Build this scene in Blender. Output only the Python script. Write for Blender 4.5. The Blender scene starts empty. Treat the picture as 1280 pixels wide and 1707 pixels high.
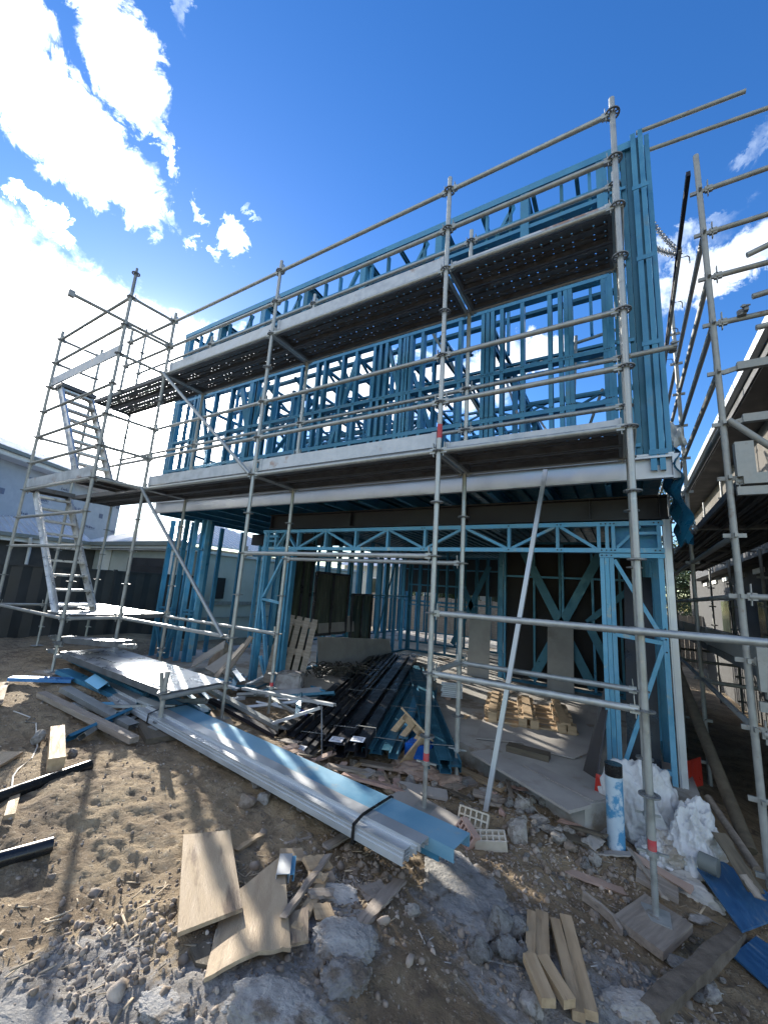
import bpy, bmesh, math, random
import numpy as np
from mathutils import Vector, Matrix
C = bpy.context.scene
COL = C.collection
R = math.radians
rnd = random.Random(7)

# ---------------------------------------------------------------- camera
cam = bpy.data.objects.new('camera', bpy.data.cameras.new('camera')); COL.objects.link(cam)
cam.data.sensor_fit = 'HORIZONTAL'; cam.data.sensor_width = 36; cam.data.lens = 36*667.396/1280
cam.data.clip_start = .05; cam.data.clip_end = 3000
pitch, roll, yaw = .1913, .0666, -.5443
fwd = Vector((math.sin(yaw)*math.cos(pitch), math.cos(yaw)*math.cos(pitch), math.sin(pitch)))
rt = Vector((math.cos(yaw), -math.sin(yaw), 0)); up = rt.cross(fwd)
rt2 = rt*math.cos(roll)+up*math.sin(roll); up2 = -rt*math.sin(roll)+up*math.cos(roll)
cam.matrix_world = Matrix((( rt2.x, up2.x, -fwd.x, 0), (rt2.y, up2.y, -fwd.y, 0), (rt2.z, up2.z, -fwd.z, 0), (0, 0, 0, 1)))
C.camera = cam
C.view_settings.view_transform = 'Standard'; C.view_settings.look = 'None'
C.view_settings.gamma = 1; C.view_settings.use_curve_mapping = False
C.view_settings.exposure = 1.32

# ---------------------------------------------------------------- sky and sun
SUN_AZ, SUN_EL = -62.7, 19.5            # degrees: azimuth from +Y towards +X, elevation
sd = Vector((math.sin(R(SUN_AZ))*math.cos(R(SUN_EL)), math.cos(R(SUN_AZ))*math.cos(R(SUN_EL)), math.sin(R(SUN_EL))))
sl = bpy.data.lights.new('sun', 'SUN'); sl.energy = 4.0; sl.angle = R(.53); sl.color = (1, .93, .82)
so = bpy.data.objects.new('sun', sl); COL.objects.link(so); so.rotation_euler = sd.to_track_quat('Z', 'Y').to_euler()
W = bpy.data.worlds.new('World'); C.world = W; W.use_nodes = True
nt = W.node_tree; nt.nodes.clear()
def N(tree, typ, **kw):
    n = tree.nodes.new(typ)
    for k, v in kw.items(): setattr(n, k, v)
    return n
def L(tree, a, b): tree.links.new(a, b)
def mth(tree, op, a, b=None, c=None, clamp=False):
    n = N(tree, 'ShaderNodeMath', operation=op, use_clamp=clamp)
    for i, v in enumerate((a, b, c)):
        if v is None: continue
        if isinstance(v, (int, float)): n.inputs[i].default_value = v
        else: L(tree, v, n.inputs[i])
    return n.outputs[0]
def maprange(tree, v, a, b, c=0., d=1., smooth=True):
    n = N(tree, 'ShaderNodeMapRange', interpolation_type='SMOOTHSTEP' if smooth else 'LINEAR')
    L(tree, v, n.inputs[0])
    for i, q in enumerate((a, b, c, d)): n.inputs[i+1].default_value = q
    return n.outputs[0]
def mixc(tree, f, a, b, blend='MIX'):
    n = N(tree, 'ShaderNodeMix', data_type='RGBA', blend_type=blend)
    for i, v in ((0, f), (6, a), (7, b)):
        if isinstance(v, (int, float)): n.inputs[i].default_value = v
        elif isinstance(v, tuple): n.inputs[i].default_value = (*v[:3], 1)
        else: L(tree, v, n.inputs[i])
    return n.outputs[2]
sky = N(nt, 'ShaderNodeTexSky', sky_type='NISHITA'); sky.sun_disc = False
sky.sun_elevation = R(SUN_EL); sky.sun_rotation = R(SUN_AZ); sky.air_density = 1.0; sky.dust_density = .15; sky.ozone_density = 2.2
hsv = N(nt, 'ShaderNodeHueSaturation'); hsv.inputs['Saturation'].default_value = 1.32; hsv.inputs['Value'].default_value = .77; hsv.inputs['Hue'].default_value = .512
L(nt, sky.outputs[0], hsv.inputs['Color'])
tc = N(nt, 'ShaderNodeTexCoord')
nrm = N(nt, 'ShaderNodeVectorMath', operation='NORMALIZE'); L(nt, tc.outputs['Generated'], nrm.inputs[0])
sx = N(nt, 'ShaderNodeSeparateXYZ'); L(nt, nrm.outputs[0], sx.inputs[0])
az = mth(nt, 'MULTIPLY', mth(nt, 'ARCTAN2', sx.outputs[0], sx.outputs[1]), 57.2958)
el = mth(nt, 'MULTIPLY', mth(nt, 'ARCSINE', sx.outputs[2]), 57.2958)
def noise(tree, vec, scale, detail=6, rough=.55, dist=0.):
    n = N(tree, 'ShaderNodeTexNoise'); n.inputs['Scale'].default_value = scale; n.inputs['Detail'].default_value = detail
    n.inputs['Roughness'].default_value = rough; n.inputs['Distortion'].default_value = dist
    if vec is not None: L(tree, vec, n.inputs['Vector'])
    return n
n1 = noise(nt, nrm.outputs[0], 3.2, 9, .6, .3); n2 = noise(nt, nrm.outputs[0], 14, 8, .62, .2)
# clouds: ellipses in azimuth / elevation (degrees), their outline broken up by noise
CL = [  # (az, el), (half length, half width), tilt in degrees, weight
 ((-83, 43), (19, 4.6), -10, 1.0), ((-73, 41.2), (9, 3.2), -14, .9), ((-74, 49.6), (6.2, 4.0), -18, .95), ((-79.5, 52.5), (6, 2.6), -12, .9), ((-85, 47.5), (5, 3), 0, .7),
 ((-69.6, 46.6), (2.8, 1.2), -40, .6), ((-67.3, 45.2), (2.4, .9), -50, .55), ((-69.397,55.288), (2.6, 1.6), -60, .4),
 ((-58.124,41.267), (2.6, 2.2), -40, .8), ((-59.952,39.124), (1.3, .9), -40, .5), ((-62.725,39.396), (1.1, .9), -40, .5), ((-62.564,42.54), (1.8, .8), -40, .45), ((-65.138,40.441), (1.0, 1.4), 0, .5), ((-55.824,44.369), (1.0, .5), 0, .35),
 ((-79.433,34.935), (3.0, 1.2), -15, .7), ((-76.234,33.974), (2.6, 1.3), -20, .75),
 ((-80, 19), (25, 15.5), -4, 1.2), ((-66, 20), (16, 13.5), -6, 1.1), ((-71.195,25.805), (9, 5), -10, 1.2), ((-50.996,25.398), (9, 8), 0, .75), ((-54.267,30.265), (6, 3), -10, .45),
 ((10.622,35.717), (11, 3.2), 8, .62), ((6.631,39.048), (5, 2.2), 10, .4), ((11.622,39.463), (8, 1.4), 15, .3), ((-11.799,32.068), (8, 2.6), 5, .6), ((-23.245,28.946), (13, 5), 0, .6), ((-36.06,26.801), (12, 8), 0, .7), ((17.974,45.347), (6, 1.4), 20, .3),
 ((-112, 30), (26, 20), 10, .9), ((-150, 24), (25, 14), 0, .7), ((-170, 48), (60, 16), 10, .6), ((150, 30), (50, 18), -5, .75), ((95, 40), (34, 12), 12, .55), ((60, 12), (30, 6), 0, .45), ((100, 14), (40, 9), 5, .55)]  # unseen cloud behind the camera, added as white fill on the front
comb = N(nt, 'ShaderNodeCombineXYZ'); L(nt, az, comb.inputs[0]); L(nt, el, comb.inputs[1])
wob = N(nt, 'ShaderNodeVectorMath', operation='SUBTRACT'); L(nt, n1.outputs['Color'], wob.inputs[0]); wob.inputs[1].default_value = (.5, .5, .5)
wob2 = N(nt, 'ShaderNodeVectorMath', operation='SCALE'); L(nt, wob.outputs[0], wob2.inputs[0]); wob2.inputs['Scale'].default_value = 5
n4 = noise(nt, nrm.outputs[0], 22, 7, .68, .4)
wob3 = N(nt, 'ShaderNodeVectorMath', operation='SUBTRACT'); L(nt, n4.outputs['Color'], wob3.inputs[0]); wob3.inputs[1].default_value = (.5, .5, .5)
wob4 = N(nt, 'ShaderNodeVectorMath', operation='SCALE'); L(nt, wob3.outputs[0], wob4.inputs[0]); wob4.inputs['Scale'].default_value = 7
pw0 = N(nt, 'ShaderNodeVectorMath', operation='ADD'); L(nt, comb.outputs[0], pw0.inputs[0]); L(nt, wob2.outputs[0], pw0.inputs[1])
pw = N(nt, 'ShaderNodeVectorMath', operation='ADD'); L(nt, pw0.outputs[0], pw.inputs[0]); L(nt, wob4.outputs[0], pw.inputs[1])
fld = None
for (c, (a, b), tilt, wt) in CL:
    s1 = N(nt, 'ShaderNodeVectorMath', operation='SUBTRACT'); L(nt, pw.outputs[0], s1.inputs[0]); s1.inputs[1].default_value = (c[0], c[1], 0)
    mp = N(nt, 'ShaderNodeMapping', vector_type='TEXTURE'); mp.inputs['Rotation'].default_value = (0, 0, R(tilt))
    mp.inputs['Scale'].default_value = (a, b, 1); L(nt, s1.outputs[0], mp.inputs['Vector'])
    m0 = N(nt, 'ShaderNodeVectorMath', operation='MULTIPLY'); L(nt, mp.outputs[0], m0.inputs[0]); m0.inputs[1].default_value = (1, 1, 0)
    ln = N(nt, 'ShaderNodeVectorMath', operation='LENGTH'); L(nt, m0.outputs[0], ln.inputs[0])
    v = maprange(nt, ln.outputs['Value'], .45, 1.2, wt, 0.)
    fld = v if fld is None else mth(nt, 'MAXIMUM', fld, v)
nz = mth(nt, 'ADD', mth(nt, 'MULTIPLY', mth(nt, 'SUBTRACT', n2.outputs[0], .5), 1.9), mth(nt, 'MULTIPLY', mth(nt, 'SUBTRACT', n1.outputs[0], .5), .5))
dens = mth(nt, 'ADD', fld, mth(nt, 'MULTIPLY', nz, mth(nt, 'ADD', mth(nt, 'MULTIPLY', fld, 1.1), .12)))
cov = maprange(nt, dens, .22, .66)
thick = maprange(nt, dens, .35, .95)
dt = N(nt, 'ShaderNodeVectorMath', operation='DOT_PRODUCT'); L(nt, nrm.outputs[0], dt.inputs[0]); dt.inputs[1].default_value = sd
glow = mth(nt, 'POWER', mth(nt, 'MAXIMUM', dt.outputs['Value'], 0.), 9.)
glow2 = mth(nt, 'POWER', mth(nt, 'MAXIMUM', dt.outputs['Value'], 0.), 220.)
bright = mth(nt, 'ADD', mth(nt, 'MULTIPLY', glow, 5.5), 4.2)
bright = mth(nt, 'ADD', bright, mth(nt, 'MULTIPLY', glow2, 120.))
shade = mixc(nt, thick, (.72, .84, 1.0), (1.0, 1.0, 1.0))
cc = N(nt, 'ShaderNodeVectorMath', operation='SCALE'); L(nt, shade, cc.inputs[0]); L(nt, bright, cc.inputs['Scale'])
hz = N(nt, 'ShaderNodeVectorMath', operation='SCALE'); hz.inputs[0].default_value = (.9, .97, 1.0)
L(nt, mth(nt, 'ADD', mth(nt, 'MULTIPLY', glow, .12), mth(nt, 'MULTIPLY', glow2, 60.)), hz.inputs['Scale'])
sk2 = N(nt, 'ShaderNodeVectorMath', operation='ADD'); L(nt, hsv.outputs[0], sk2.inputs[0]); L(nt, hz.outputs[0], sk2.inputs[1])
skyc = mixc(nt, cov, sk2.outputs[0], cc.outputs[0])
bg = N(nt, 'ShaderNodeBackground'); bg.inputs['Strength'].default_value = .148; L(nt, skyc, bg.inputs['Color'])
wo = N(nt, 'ShaderNodeOutputWorld'); L(nt, bg.outputs[0], wo.inputs['Surface'])

# ---------------------------------------------------------------- materials
def pm(name, c1, c2=None, scale=8., rough=.6, metal=0., bump=0., bscale=40., stretch=(1, 1, 1), c3=None, t3=(.58, .66), s3=3., detail=6, rvar=.15, coords='Object', spec=.5, island=0., bdist=.01):
    m = bpy.data.materials.new(name); m.use_nodes = True; t = m.node_tree; p = t.nodes['Principled BSDF']
    co = N(t, 'ShaderNodeTexCoord').outputs[coords]
    mp = N(t, 'ShaderNodeMapping'); mp.inputs['Scale'].default_value = stretch; L(t, co, mp.inputs[0]); v = mp.outputs[0]
    oi = N(t, 'ShaderNodeObjectInfo')
    off = N(t, 'ShaderNodeVectorMath', operation='ADD'); L(t, v, off.inputs[0])
    rr = N(t, 'ShaderNodeVectorMath', operation='SCALE'); rr.inputs[0].default_value = (7.3, 3.1, 5.7); L(t, oi.outputs['Random'], rr.inputs['Scale'])
    L(t, rr.outputs[0], off.inputs[1]); v = off.outputs[0]
    n = noise(t, v, scale, detail, .6)
    c2 = c2 or tuple(min(1, q*1.35) for q in c1)
    col = mixc(t, maprange(t, n.outputs[0], .32, .68), c1, c2)
    if c3:
        n3 = noise(t, v, s3, 8, .65); col = mixc(t, maprange(t, n3.outputs[0], *t3), col, c3)
    # every object a slightly different tone
    tone = mth(t, 'ADD', mth(t, 'MULTIPLY', oi.outputs['Random'], .22), .89)
    if island:
        ge = N(t, 'ShaderNodeNewGeometry'); tone = mth(t, 'ADD', mth(t, 'MULTIPLY', ge.outputs['Random Per Island'], island), 1-island/2)
    sc = N(t, 'ShaderNodeVectorMath', operation='SCALE'); L(t, col, sc.inputs[0]); L(t, tone, sc.inputs['Scale'])
    L(t, sc.outputs[0], p.inputs['Base Color'])
    L(t, maprange(t, n.outputs[0], .3, .7, max(.05, rough-rvar), min(1, rough+rvar)), p.inputs['Roughness'])
    p.inputs['Metallic'].default_value = metal; p.inputs['Specular IOR Level'].default_value = spec
    if bump:
        nb = noise(t, v, bscale, 8, .65); b = N(t, 'ShaderNodeBump'); b.inputs['Strength'].default_value = bump; b.inputs['Distance'].default_value = bdist
        L(t, nb.outputs[0], b.inputs['Height']); L(t, b.outputs[0], p.inputs['Normal'])
    return m
M = {}
M['galv'] = pm('galvanised_steel', (.34, .36, .355), (.44, .46, .455), 14, .45, .55, .04, 60, c3=(.46, .45, .42), t3=(.60, .68), s3=16)
M['galv_old'] = pm('weathered_galvanised_steel', (.27, .28, .27), (.38, .385, .37), 12, .58, .35, .08, 50, c3=(.21, .145, .10), t3=(.60, .72), s3=9)
M['zinc'] = pm('bright_zinc_steel', (.52, .55, .58), (.62, .65, .68), 3, .44, .55, .0, 30)
M['rosette'] = pm('dark_galvanised_casting', (.16, .17, .17), (.28, .29, .30), 20, .55, .6, .2, 60)
M['blue'] = pm('blue_coated_steel', (.045, .20, .345), (.075, .265, .42), 4, .42, .25, .04, 30, c3=(.11, .22, .29), t3=(.58, .72), s3=3)
M['blue_dust'] = pm('dusty_pale_blue_steel', (.14, .34, .50), (.24, .44, .57), 3, .45, .25, .06, 40, c3=(.40, .44, .44), t3=(.55, .68), s3=2.5)
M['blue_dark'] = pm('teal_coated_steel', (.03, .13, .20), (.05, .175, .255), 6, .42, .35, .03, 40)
M['blue_light'] = pm('dusty_blue_coated_steel', (.10, .34, .55), (.18, .43, .62), 5, .42, .25, .08, 60, c3=(.34, .42, .44), t3=(.57, .68), s3=4)
M['black_steel'] = pm('black_painted_steel', (.012, .013, .017), (.03, .032, .04), 5, .38, .1, .05, 30)
M['beam'] = pm('dark_primed_steel', (.012, .011, .015), (.022, .020, .027), 3, .5, .1, .05, 30)
M['deck'] = pm('steel_deck_plank', (.115, .122, .13), (.17, .18, .19), 8, .6, .4, .12, 40, c3=(.11, .095, .085), t3=(.55, .7), s3=5)
M['alu'] = pm('mill_aluminium', (.62, .63, .63), (.78, .79, .79), 10, .38, .7, .08, 50, c3=(.42, .41, .38), t3=(.6, .75), s3=7)
M['toe'] = pm('battered_toe_board', (.38, .41, .44), (.54, .57, .61), 7, .5, .4, .15, 50, c3=(.30, .20, .16), t3=(.58, .68), s3=2.6)
M['mud'] = pm('mud_caked_timber', (.10, .08, .06), (.20, .165, .13), 9, .95, 0, .9, 40, c3=(.30, .27, .23), t3=(.6, .72), s3=12, bdist=.02)
M['ply'] = pm('weathered_plywood', (.36, .27, .175), (.47, .37, .25), 3, .8, 0, .5, 30, stretch=(1, 6, 6), c3=(.19, .14, .10), t3=(.52, .68), s3=1.6)
M['wood'] = pm('pine_timber', (.37, .26, .15), (.50, .37, .23), 3.5, .75, 0, .35, 28, stretch=(1, 9, 9), c3=(.20, .13, .08), t3=(.64, .74), s3=3)
M['wood_grey'] = pm('grey_weathered_timber', (.24, .20, .165), (.36, .31, .26), 3.5, .85, 0, .45, 28, stretch=(1, 10, 10), c3=(.12, .10, .08), t3=(.6, .75), s3=3)
M['wood_dark'] = pm('dark_wet_timber', (.085, .07, .05), (.15, .125, .09), 4, .8, 0, .5, 30, stretch=(1, 8, 8))
M['board'] = pm('fibre_cement_board', (.30, .28, .26), (.38, .36, .335), 2.5, .85, 0, .06, 60, c3=(.24, .22, .20), t3=(.55, .75), s3=1.5)
M['concrete'] = pm('concrete_slab', (.27, .26, .24), (.40, .385, .355), 1.6, .85, 0, .3, 60, c3=(.19, .155, .12), t3=(.50, .64), s3=1.3, detail=10)
M['rubble'] = pm('broken_concrete', (.33, .305, .275), (.50, .475, .44), 7, .95, 0, .8, 38, c3=(.22, .19, .16), t3=(.52, .66), s3=4, detail=10, bdist=.02)
M['rubble_blue'] = pm('crushed_bluestone_concrete', (.29, .285, .275), (.43, .42, .405), 11, .95, 0, 1., 26, c3=(.19, .155, .12), t3=(.52, .64), s3=5, detail=12, bdist=.035)
M['stone_brown'] = pm('brown_sandstone_rubble', (.26, .20, .15), (.40, .33, .27), 6, .95, 0, .7, 34, detail=10, bdist=.02)
M['brick_pink'] = pm('pink_clay_brick', (.42, .27, .22), (.52, .36, .30), 9, .9, 0, .5, 50)
M['brick_cream'] = pm('cream_clay_brick', (.50, .45, .36), (.62, .57, .48), 9, .9, 0, .4, 60)
M['pvc'] = pm('grey_blue_pvc_pipe', (.36, .48, .58), (.52, .62, .70), 4, .45, 0, .05, 40, c3=(.07, .26, .46), t3=(.50, .56), s3=3.4)
M['bag'] = pm('white_woven_polypropylene', (.46, .465, .47), (.66, .67, .68), 4, .6, 0, .55, 14, c3=(.30, .26, .21), t3=(.52, .68), s3=2.2, bdist=.03)
M['bag_dirty'] = pm('muddy_woven_polypropylene', (.40, .38, .34), (.56, .54, .50), 5, .8, 0, .3, 60, c3=(.24, .20, .16), t3=(.55, .7), s3=4)
M['tarp'] = pm('blue_tarpaulin', (.015, .14, .26), (.03, .22, .36), 4, .35, 0, .1, 50)
M['blue_sheet'] = pm('scratched_blue_board', (.02, .085, .20), (.04, .13, .27), 5, .5, 0, .35, 50, stretch=(1, 5, 1), c3=(.16, .20, .24), t3=(.56, .70), s3=5)
M['red'] = pm('red_plastic', (.45, .03, .02), (.55, .05, .03), 5, .4)
M['red_paint'] = pm('red_spray_paint', (.50, .03, .05), (.42, .10, .10), 22, .6)
M['black_plastic'] = pm('black_pvc', (.012, .013, .014), (.02, .021, .023), 5, .28, 0, .03, 20)
M['fence'] = pm('charcoal_steel_fence', (.030, .032, .036), (.045, .047, .052), 2, .5, .1, .03, 20)
M['render'] = pm('pale_render', (.42, .45, .42), (.50, .53, .50), 1.5, .9, 0, .05, 60)
M['white'] = pm('white_painted_trim', (.62, .63, .62), (.72, .72, .71), 3, .5)
M['roof'] = pm('pale_steel_roofing', (.62, .63, .66), (.70, .71, .74), 2, .45, .2)
M['gutter'] = pm('grey_green_gutter', (.13, .15, .14), (.18, .20, .19), 2, .5)
M['dark'] = pm('dark_recess', (.012, .013, .014), (.02, .02, .021), 2, .8)
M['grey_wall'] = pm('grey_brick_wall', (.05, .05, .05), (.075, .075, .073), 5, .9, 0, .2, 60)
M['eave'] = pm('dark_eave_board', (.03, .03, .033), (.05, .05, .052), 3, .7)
M['glass'] = pm('window_glass', (.02, .03, .025), (.06, .075, .05), 2, .16, 0, spec=.4, stretch=(1, 6, .6))  # greenish-brown streaks paint a reflection into the panes
M['leaf'] = pm('gum_leaves', (.05, .085, .03), (.10, .13, .05), 3, .6, island=.7)
M['bark'] = pm('gum_bark', (.20, .16, .12), (.30, .26, .22), 6, .9, 0, .4, 30)
M['wire'] = pm('dull_white_cable', (.50, .47, .42), None, 5, .6)
M['cable'] = pm('dark_cable', (.03, .03, .028), (.10, .09, .07), 5, .6)
M['tag'] = pm('white_label', (.66, .68, .72), None, 4, .6)
M['ink'] = pm('printed_ink', (.09, .11, .17), None, 4, .7)
M['gravel'] = pm('mixed_gravel', (.20, .155, .115), (.37, .32, .27), 9, .95, 0, .5, 60, island=.9)
M['flakes'] = pm('pale_flakes', (.36, .33, .29), (.58, .55, .50), 9, .9, 0, .3, 40, island=.8)
M['chips'] = pm('wood_splinters', (.30, .23, .15), (.46, .38, .27), 9, .9, 0, .3, 40, island=.8)
M['plastic'] = pm('clear_wrap_over_blocks', (.30, .27, .25), (.50, .48, .48), 8, .35, 0, .4, 20)
M['card'] = pm('brown_paper', (.33, .23, .18), (.42, .31, .25), 3, .9, 0, .2, 20)
M['wrap'] = pm('silver_wall_wrap', (.25, .28, .33), (.33, .36, .41), 2, .5, .1, .1, 8)

def perforate(m, px, py, r):
    t = m.node_tree; p = t.nodes['Principled BSDF']; out = t.nodes['Material Output']
    co = N(t, 'ShaderNodeTexCoord').outputs['Object']; s = N(t, 'ShaderNodeSeparateXYZ'); L(t, co, s.inputs[0])
    fx = mth(t, 'MULTIPLY', mth(t, 'SUBTRACT', mth(t, 'FRACT', mth(t, 'DIVIDE', s.outputs[0], px)), .5), px)
    fy = mth(t, 'MULTIPLY', mth(t, 'SUBTRACT', mth(t, 'FRACT', mth(t, 'DIVIDE', s.outputs[1], py)), .5), py)
    d = mth(t, 'SQRT', mth(t, 'ADD', mth(t, 'MULTIPLY', fx, fx), mth(t, 'MULTIPLY', fy, fy)))
    nn = noise(t, co, 9, 2); hole = mth(t, 'MULTIPLY', mth(t, 'LESS_THAN', d, r), mth(t, 'GREATER_THAN', nn.outputs[0], .42))
    tr = N(t, 'ShaderNodeBsdfTransparent'); mx = N(t, 'ShaderNodeMixShader'); L(t, hole, mx.inputs[0]); L(t, p.outputs[0], mx.inputs[1]); L(t, tr.outputs[0], mx.inputs[2])
    L(t, mx.outputs[0], out.inputs['Surface'])
M['deck_holes'] = pm('perforated_steel_sheet', (.12, .128, .135), (.18, .19, .20), 8, .6, .4, .12, 40, c3=(.11, .095, .085), t3=(.55, .7), s3=5)
perforate(M['deck_holes'], .09, .0533, .0085)

# ground: brown clay with grey crushed concrete where the 'grey' attribute says so
def ground_mat():
    m = bpy.data.materials.new('clay_and_rubble_dust'); m.use_nodes = True; t = m.node_tree; p = t.nodes['Principled BSDF']
    co = N(t, 'ShaderNodeTexCoord').outputs['Object']
    a = noise(t, co, 2.2, 10, .62, .4); b = noise(t, co, 26, 10, .7); c = noise(t, co, 7, 10, .65, .8)
    col = mixc(t, maprange(t, a.outputs[0], .36, .64), (.20, .145, .088), (.36, .275, .17))
    col = mixc(t, maprange(t, c.outputs[0], .5, .72), col, (.11, .08, .055))
    col = mixc(t, maprange(t, b.outputs[0], .53, .70), col, (.42, .355, .26))
    sp = noise(t, co, 70, 8, .75); col = mixc(t, maprange(t, sp.outputs[0], .56, .66), col, (.10, .075, .055))
    at = N(t, 'ShaderNodeAttribute', attribute_name='grey')
    f = mth(t, 'ADD', at.outputs['Fac'], mth(t, 'MULTIPLY', mth(t, 'SUBTRACT', c.outputs[0], .5), 1.3))
    gcol = mixc(t, maprange(t, b.outputs[0], .35, .65), (.23, .215, .195), (.42, .405, .385))
    col = mixc(t, mth(t, 'MULTIPLY', maprange(t, f, .38, .62), .9), col, gcol)
    L(t, col, p.inputs['Base Color']); p.inputs['Roughness'].default_value = .95
    h = mth(t, 'ADD', mth(t, 'MULTIPLY', b.outputs[0], .35), mth(t, 'MULTIPLY', c.outputs[0], 1.))
    fine = noise(t, co, 90, 6, .7); h = mth(t, 'ADD', h, mth(t, 'MULTIPLY', fine.outputs[0], .30))
    bp = N(t, 'ShaderNodeBump'); bp.inputs['Strength'].default_value = .9; bp.inputs['Distance'].default_value = .045
    L(t, h, bp.inputs['Height']); L(t, bp.outputs[0], p.inputs['Normal'])
    return m

# ---------------------------------------------------------------- helpers
def link(o, parent=None):
    COL.objects.link(o)
    if parent is not None: o.parent = parent
    return o
def thing(name, label, cat, loc=(0, 0, 0), rot=(0, 0, 0), group=None, kind=None):
    o = bpy.data.objects.new(name, None); o.empty_display_size = .1; link(o); o.location = loc; o.rotation_euler = rot
    tag(o, label, cat, group, kind); return o
def tag(o, label, cat, group=None, kind=None):
    o['label'] = label
    if cat: o['category'] = cat
    if group: o['group'] = group
    if kind: o['kind'] = kind
    return o
def mesh(name, bm, mat, smooth=None):
    me = bpy.data.meshes.new(name); bm.to_mesh(me); bm.free()
    me.materials.append(M[mat] if isinstance(mat, str) else mat)
    if smooth is not None:
        me.polygons.foreach_set('use_smooth', [True]*len(me.polygons))
        if smooth < 3: me.set_sharp_from_angle(angle=smooth)
    return me
def obj(name, bm, mat, parent=None, smooth=None, loc=None, rot=None):
    o = bpy.data.objects.new(name, mesh(name, bm, mat, smooth)); link(o, parent)
    if loc is not None: o.location = loc
    if rot is not None: o.rotation_euler = rot
    return o
def inst(name, me, parent=None, loc=(0, 0, 0), rot=(0, 0, 0), scale=None):
    o = bpy.data.objects.new(name, me); link(o, parent); o.location = loc; o.rotation_euler = rot
    if scale is not None: o.scale = scale
    return o
def frame_of(d, side=None):
    d = Vector(d).normalized(); s = Vector(side) if side is not None else (Vector((0, 0, 1)) if abs(d.z) < .9 else Vector((0, 1, 0)))
    x = s - d*s.dot(d)
    if x.length < 1e-5: s = Vector((1, 0, 0)); x = s - d*s.dot(d)
    x.normalize(); return d, x, d.cross(x)
def extrude(bm, p, q, prof, side=None, cap=True, closed=True):
    """sweep the closed outline prof (list of (x, y)) from p to q; x of the outline runs along side"""
    p = Vector(p); q = Vector(q); d, x, y = frame_of(q-p, side)
    a = [bm.verts.new(p+x*u+y*v) for u, v in prof]; b = [bm.verts.new(q+x*u+y*v) for u, v in prof]
    n = len(prof)
    for i in range(n): bm.faces.new((a[i], a[(i+1) % n], b[(i+1) % n], b[i]))
    if cap: bm.faces.new(a[::-1]); bm.faces.new(b)
def circ(r, n=12): return [(r*math.cos(2*math.pi*i/n), r*math.sin(2*math.pi*i/n)) for i in range(n)]
def tube(bm, p, q, r=.0242, n=12): extrude(bm, p, q, circ(r, n))
def bar(bm, p, q, w, h, side=None): extrude(bm, p, q, [(-w/2, -h/2), (w/2, -h/2), (w/2, h/2), (-w/2, h/2)], side)
def box(bm, c, s, rot=None):
    m = Matrix.Translation(Vector(c)) @ (rot.to_4x4() if rot is not None else Matrix.Identity(4)) @ Matrix.Diagonal((*s, 1))
    bmesh.ops.create_cube(bm, size=1, matrix=m)
def cprof(w, f, t=.003, lip=.011):
    h = w/2
    return [(-h, 0), (h, 0), (h, f), (h-lip, f), (h-lip, f-t), (h-t, f-t), (h-t, t), (-h+t, t), (-h+t, f-t), (-h+lip, f-t), (-h+lip, f), (-h, f)]
def cstud(name, p, q, parent, mat='blue', w=.09, f=.04, side=(0, 1, 0), flip=False):
    if name in ('plate', 'top_plate', 'noggin', 'chord'): w += .006; f += .003
    bm = bmesh.new(); pr = cprof(w, f)
    if flip: pr = [(u, f-v) for u, v in pr][::-1]
    pr = [(u, v-f/2) for u, v in pr]
    extrude(bm, p, q, pr, side); return obj(name, bm, mat, parent)
def path_tube(bm, pts, r, n=8):
    prev = None
    for i, p in enumerate(pts):
        p = Vector(p); a = Vector(pts[max(0, i-1)]); b = Vector(pts[min(len(pts)-1, i+1)])
        d, x, y = frame_of(b-a); ring = [bm.verts.new(p+x*u+y*v) for u, v in circ(r, n)]
        if prev:
            # align the rings so that the tube does not twist
            k = min(range(n), key=lambda j: (ring[j].co-prev[0].co).length)
            ring = ring[k:]+ring[:k]
            for j in range(n): bm.faces.new((prev[j], prev[(j+1) % n], ring[(j+1) % n], ring[j]))
        else: bm.faces.new(ring[::-1])
        prev = ring
    bm.faces.new(prev)
GC=np.array([(.08,3.35,-1.86),(-1.46,3.35,-1.74),(-4.0,3.35,-1.60),(-6.45,3.35,-1.38),(-1.43,4.09,-1.83),(-4.0,4.09,-1.70),
 (-6.58,2.66,-1.38),(-4.14,2.7,-1.54),(0,0,-1.55),(-2,.3,-1.5),(-5.5,1.6,-1.42),(-3.3,1.9,-1.46),(-1,1.3,-1.53),(.35,2,-1.72),
 (1.0,3.3,-2.1),(1.3,2,-1.95),(1.6,5,-2.2),(-9,3.4,-1.40),(-12,3.5,-1.5),(-9,1,-1.40),(-7,4.6,-1.62),(-4.5,5,-1.72),(-1.2,4.4,-1.74),(-.6,4.05,-1.76),(-1,5,-1.78),
 (.3,5,-1.95),(2.5,8,-2.3),(-12,9,-1.8),(-2.2,4.5,-1.72),(-2.4,2.5,-1.58),(-.6,2.6,-1.70),(-2,-3,-1.5),(3,-1,-1.9),(.35,3.9,-1.95)],float)
def vnoise(x,y,seed=0):
    xi=np.floor(x).astype(np.int64);yi=np.floor(y).astype(np.int64);xf=x-xi;yf=y-yi
    def h(a,b):
        n=(a*374761393+b*668265263+seed*1442695041)&0x7fffffff
        n=((n^(n>>13))*1274126177)&0x7fffffff
        return ((n^(n>>16))&0xffff)/65535.0
    u=xf*xf*(3-2*xf);v=yf*yf*(3-2*yf)
    return (h(xi,yi)*(1-u)+h(xi+1,yi)*u)*(1-v)+(h(xi,yi+1)*(1-u)+h(xi+1,yi+1)*u)*v-.5
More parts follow.
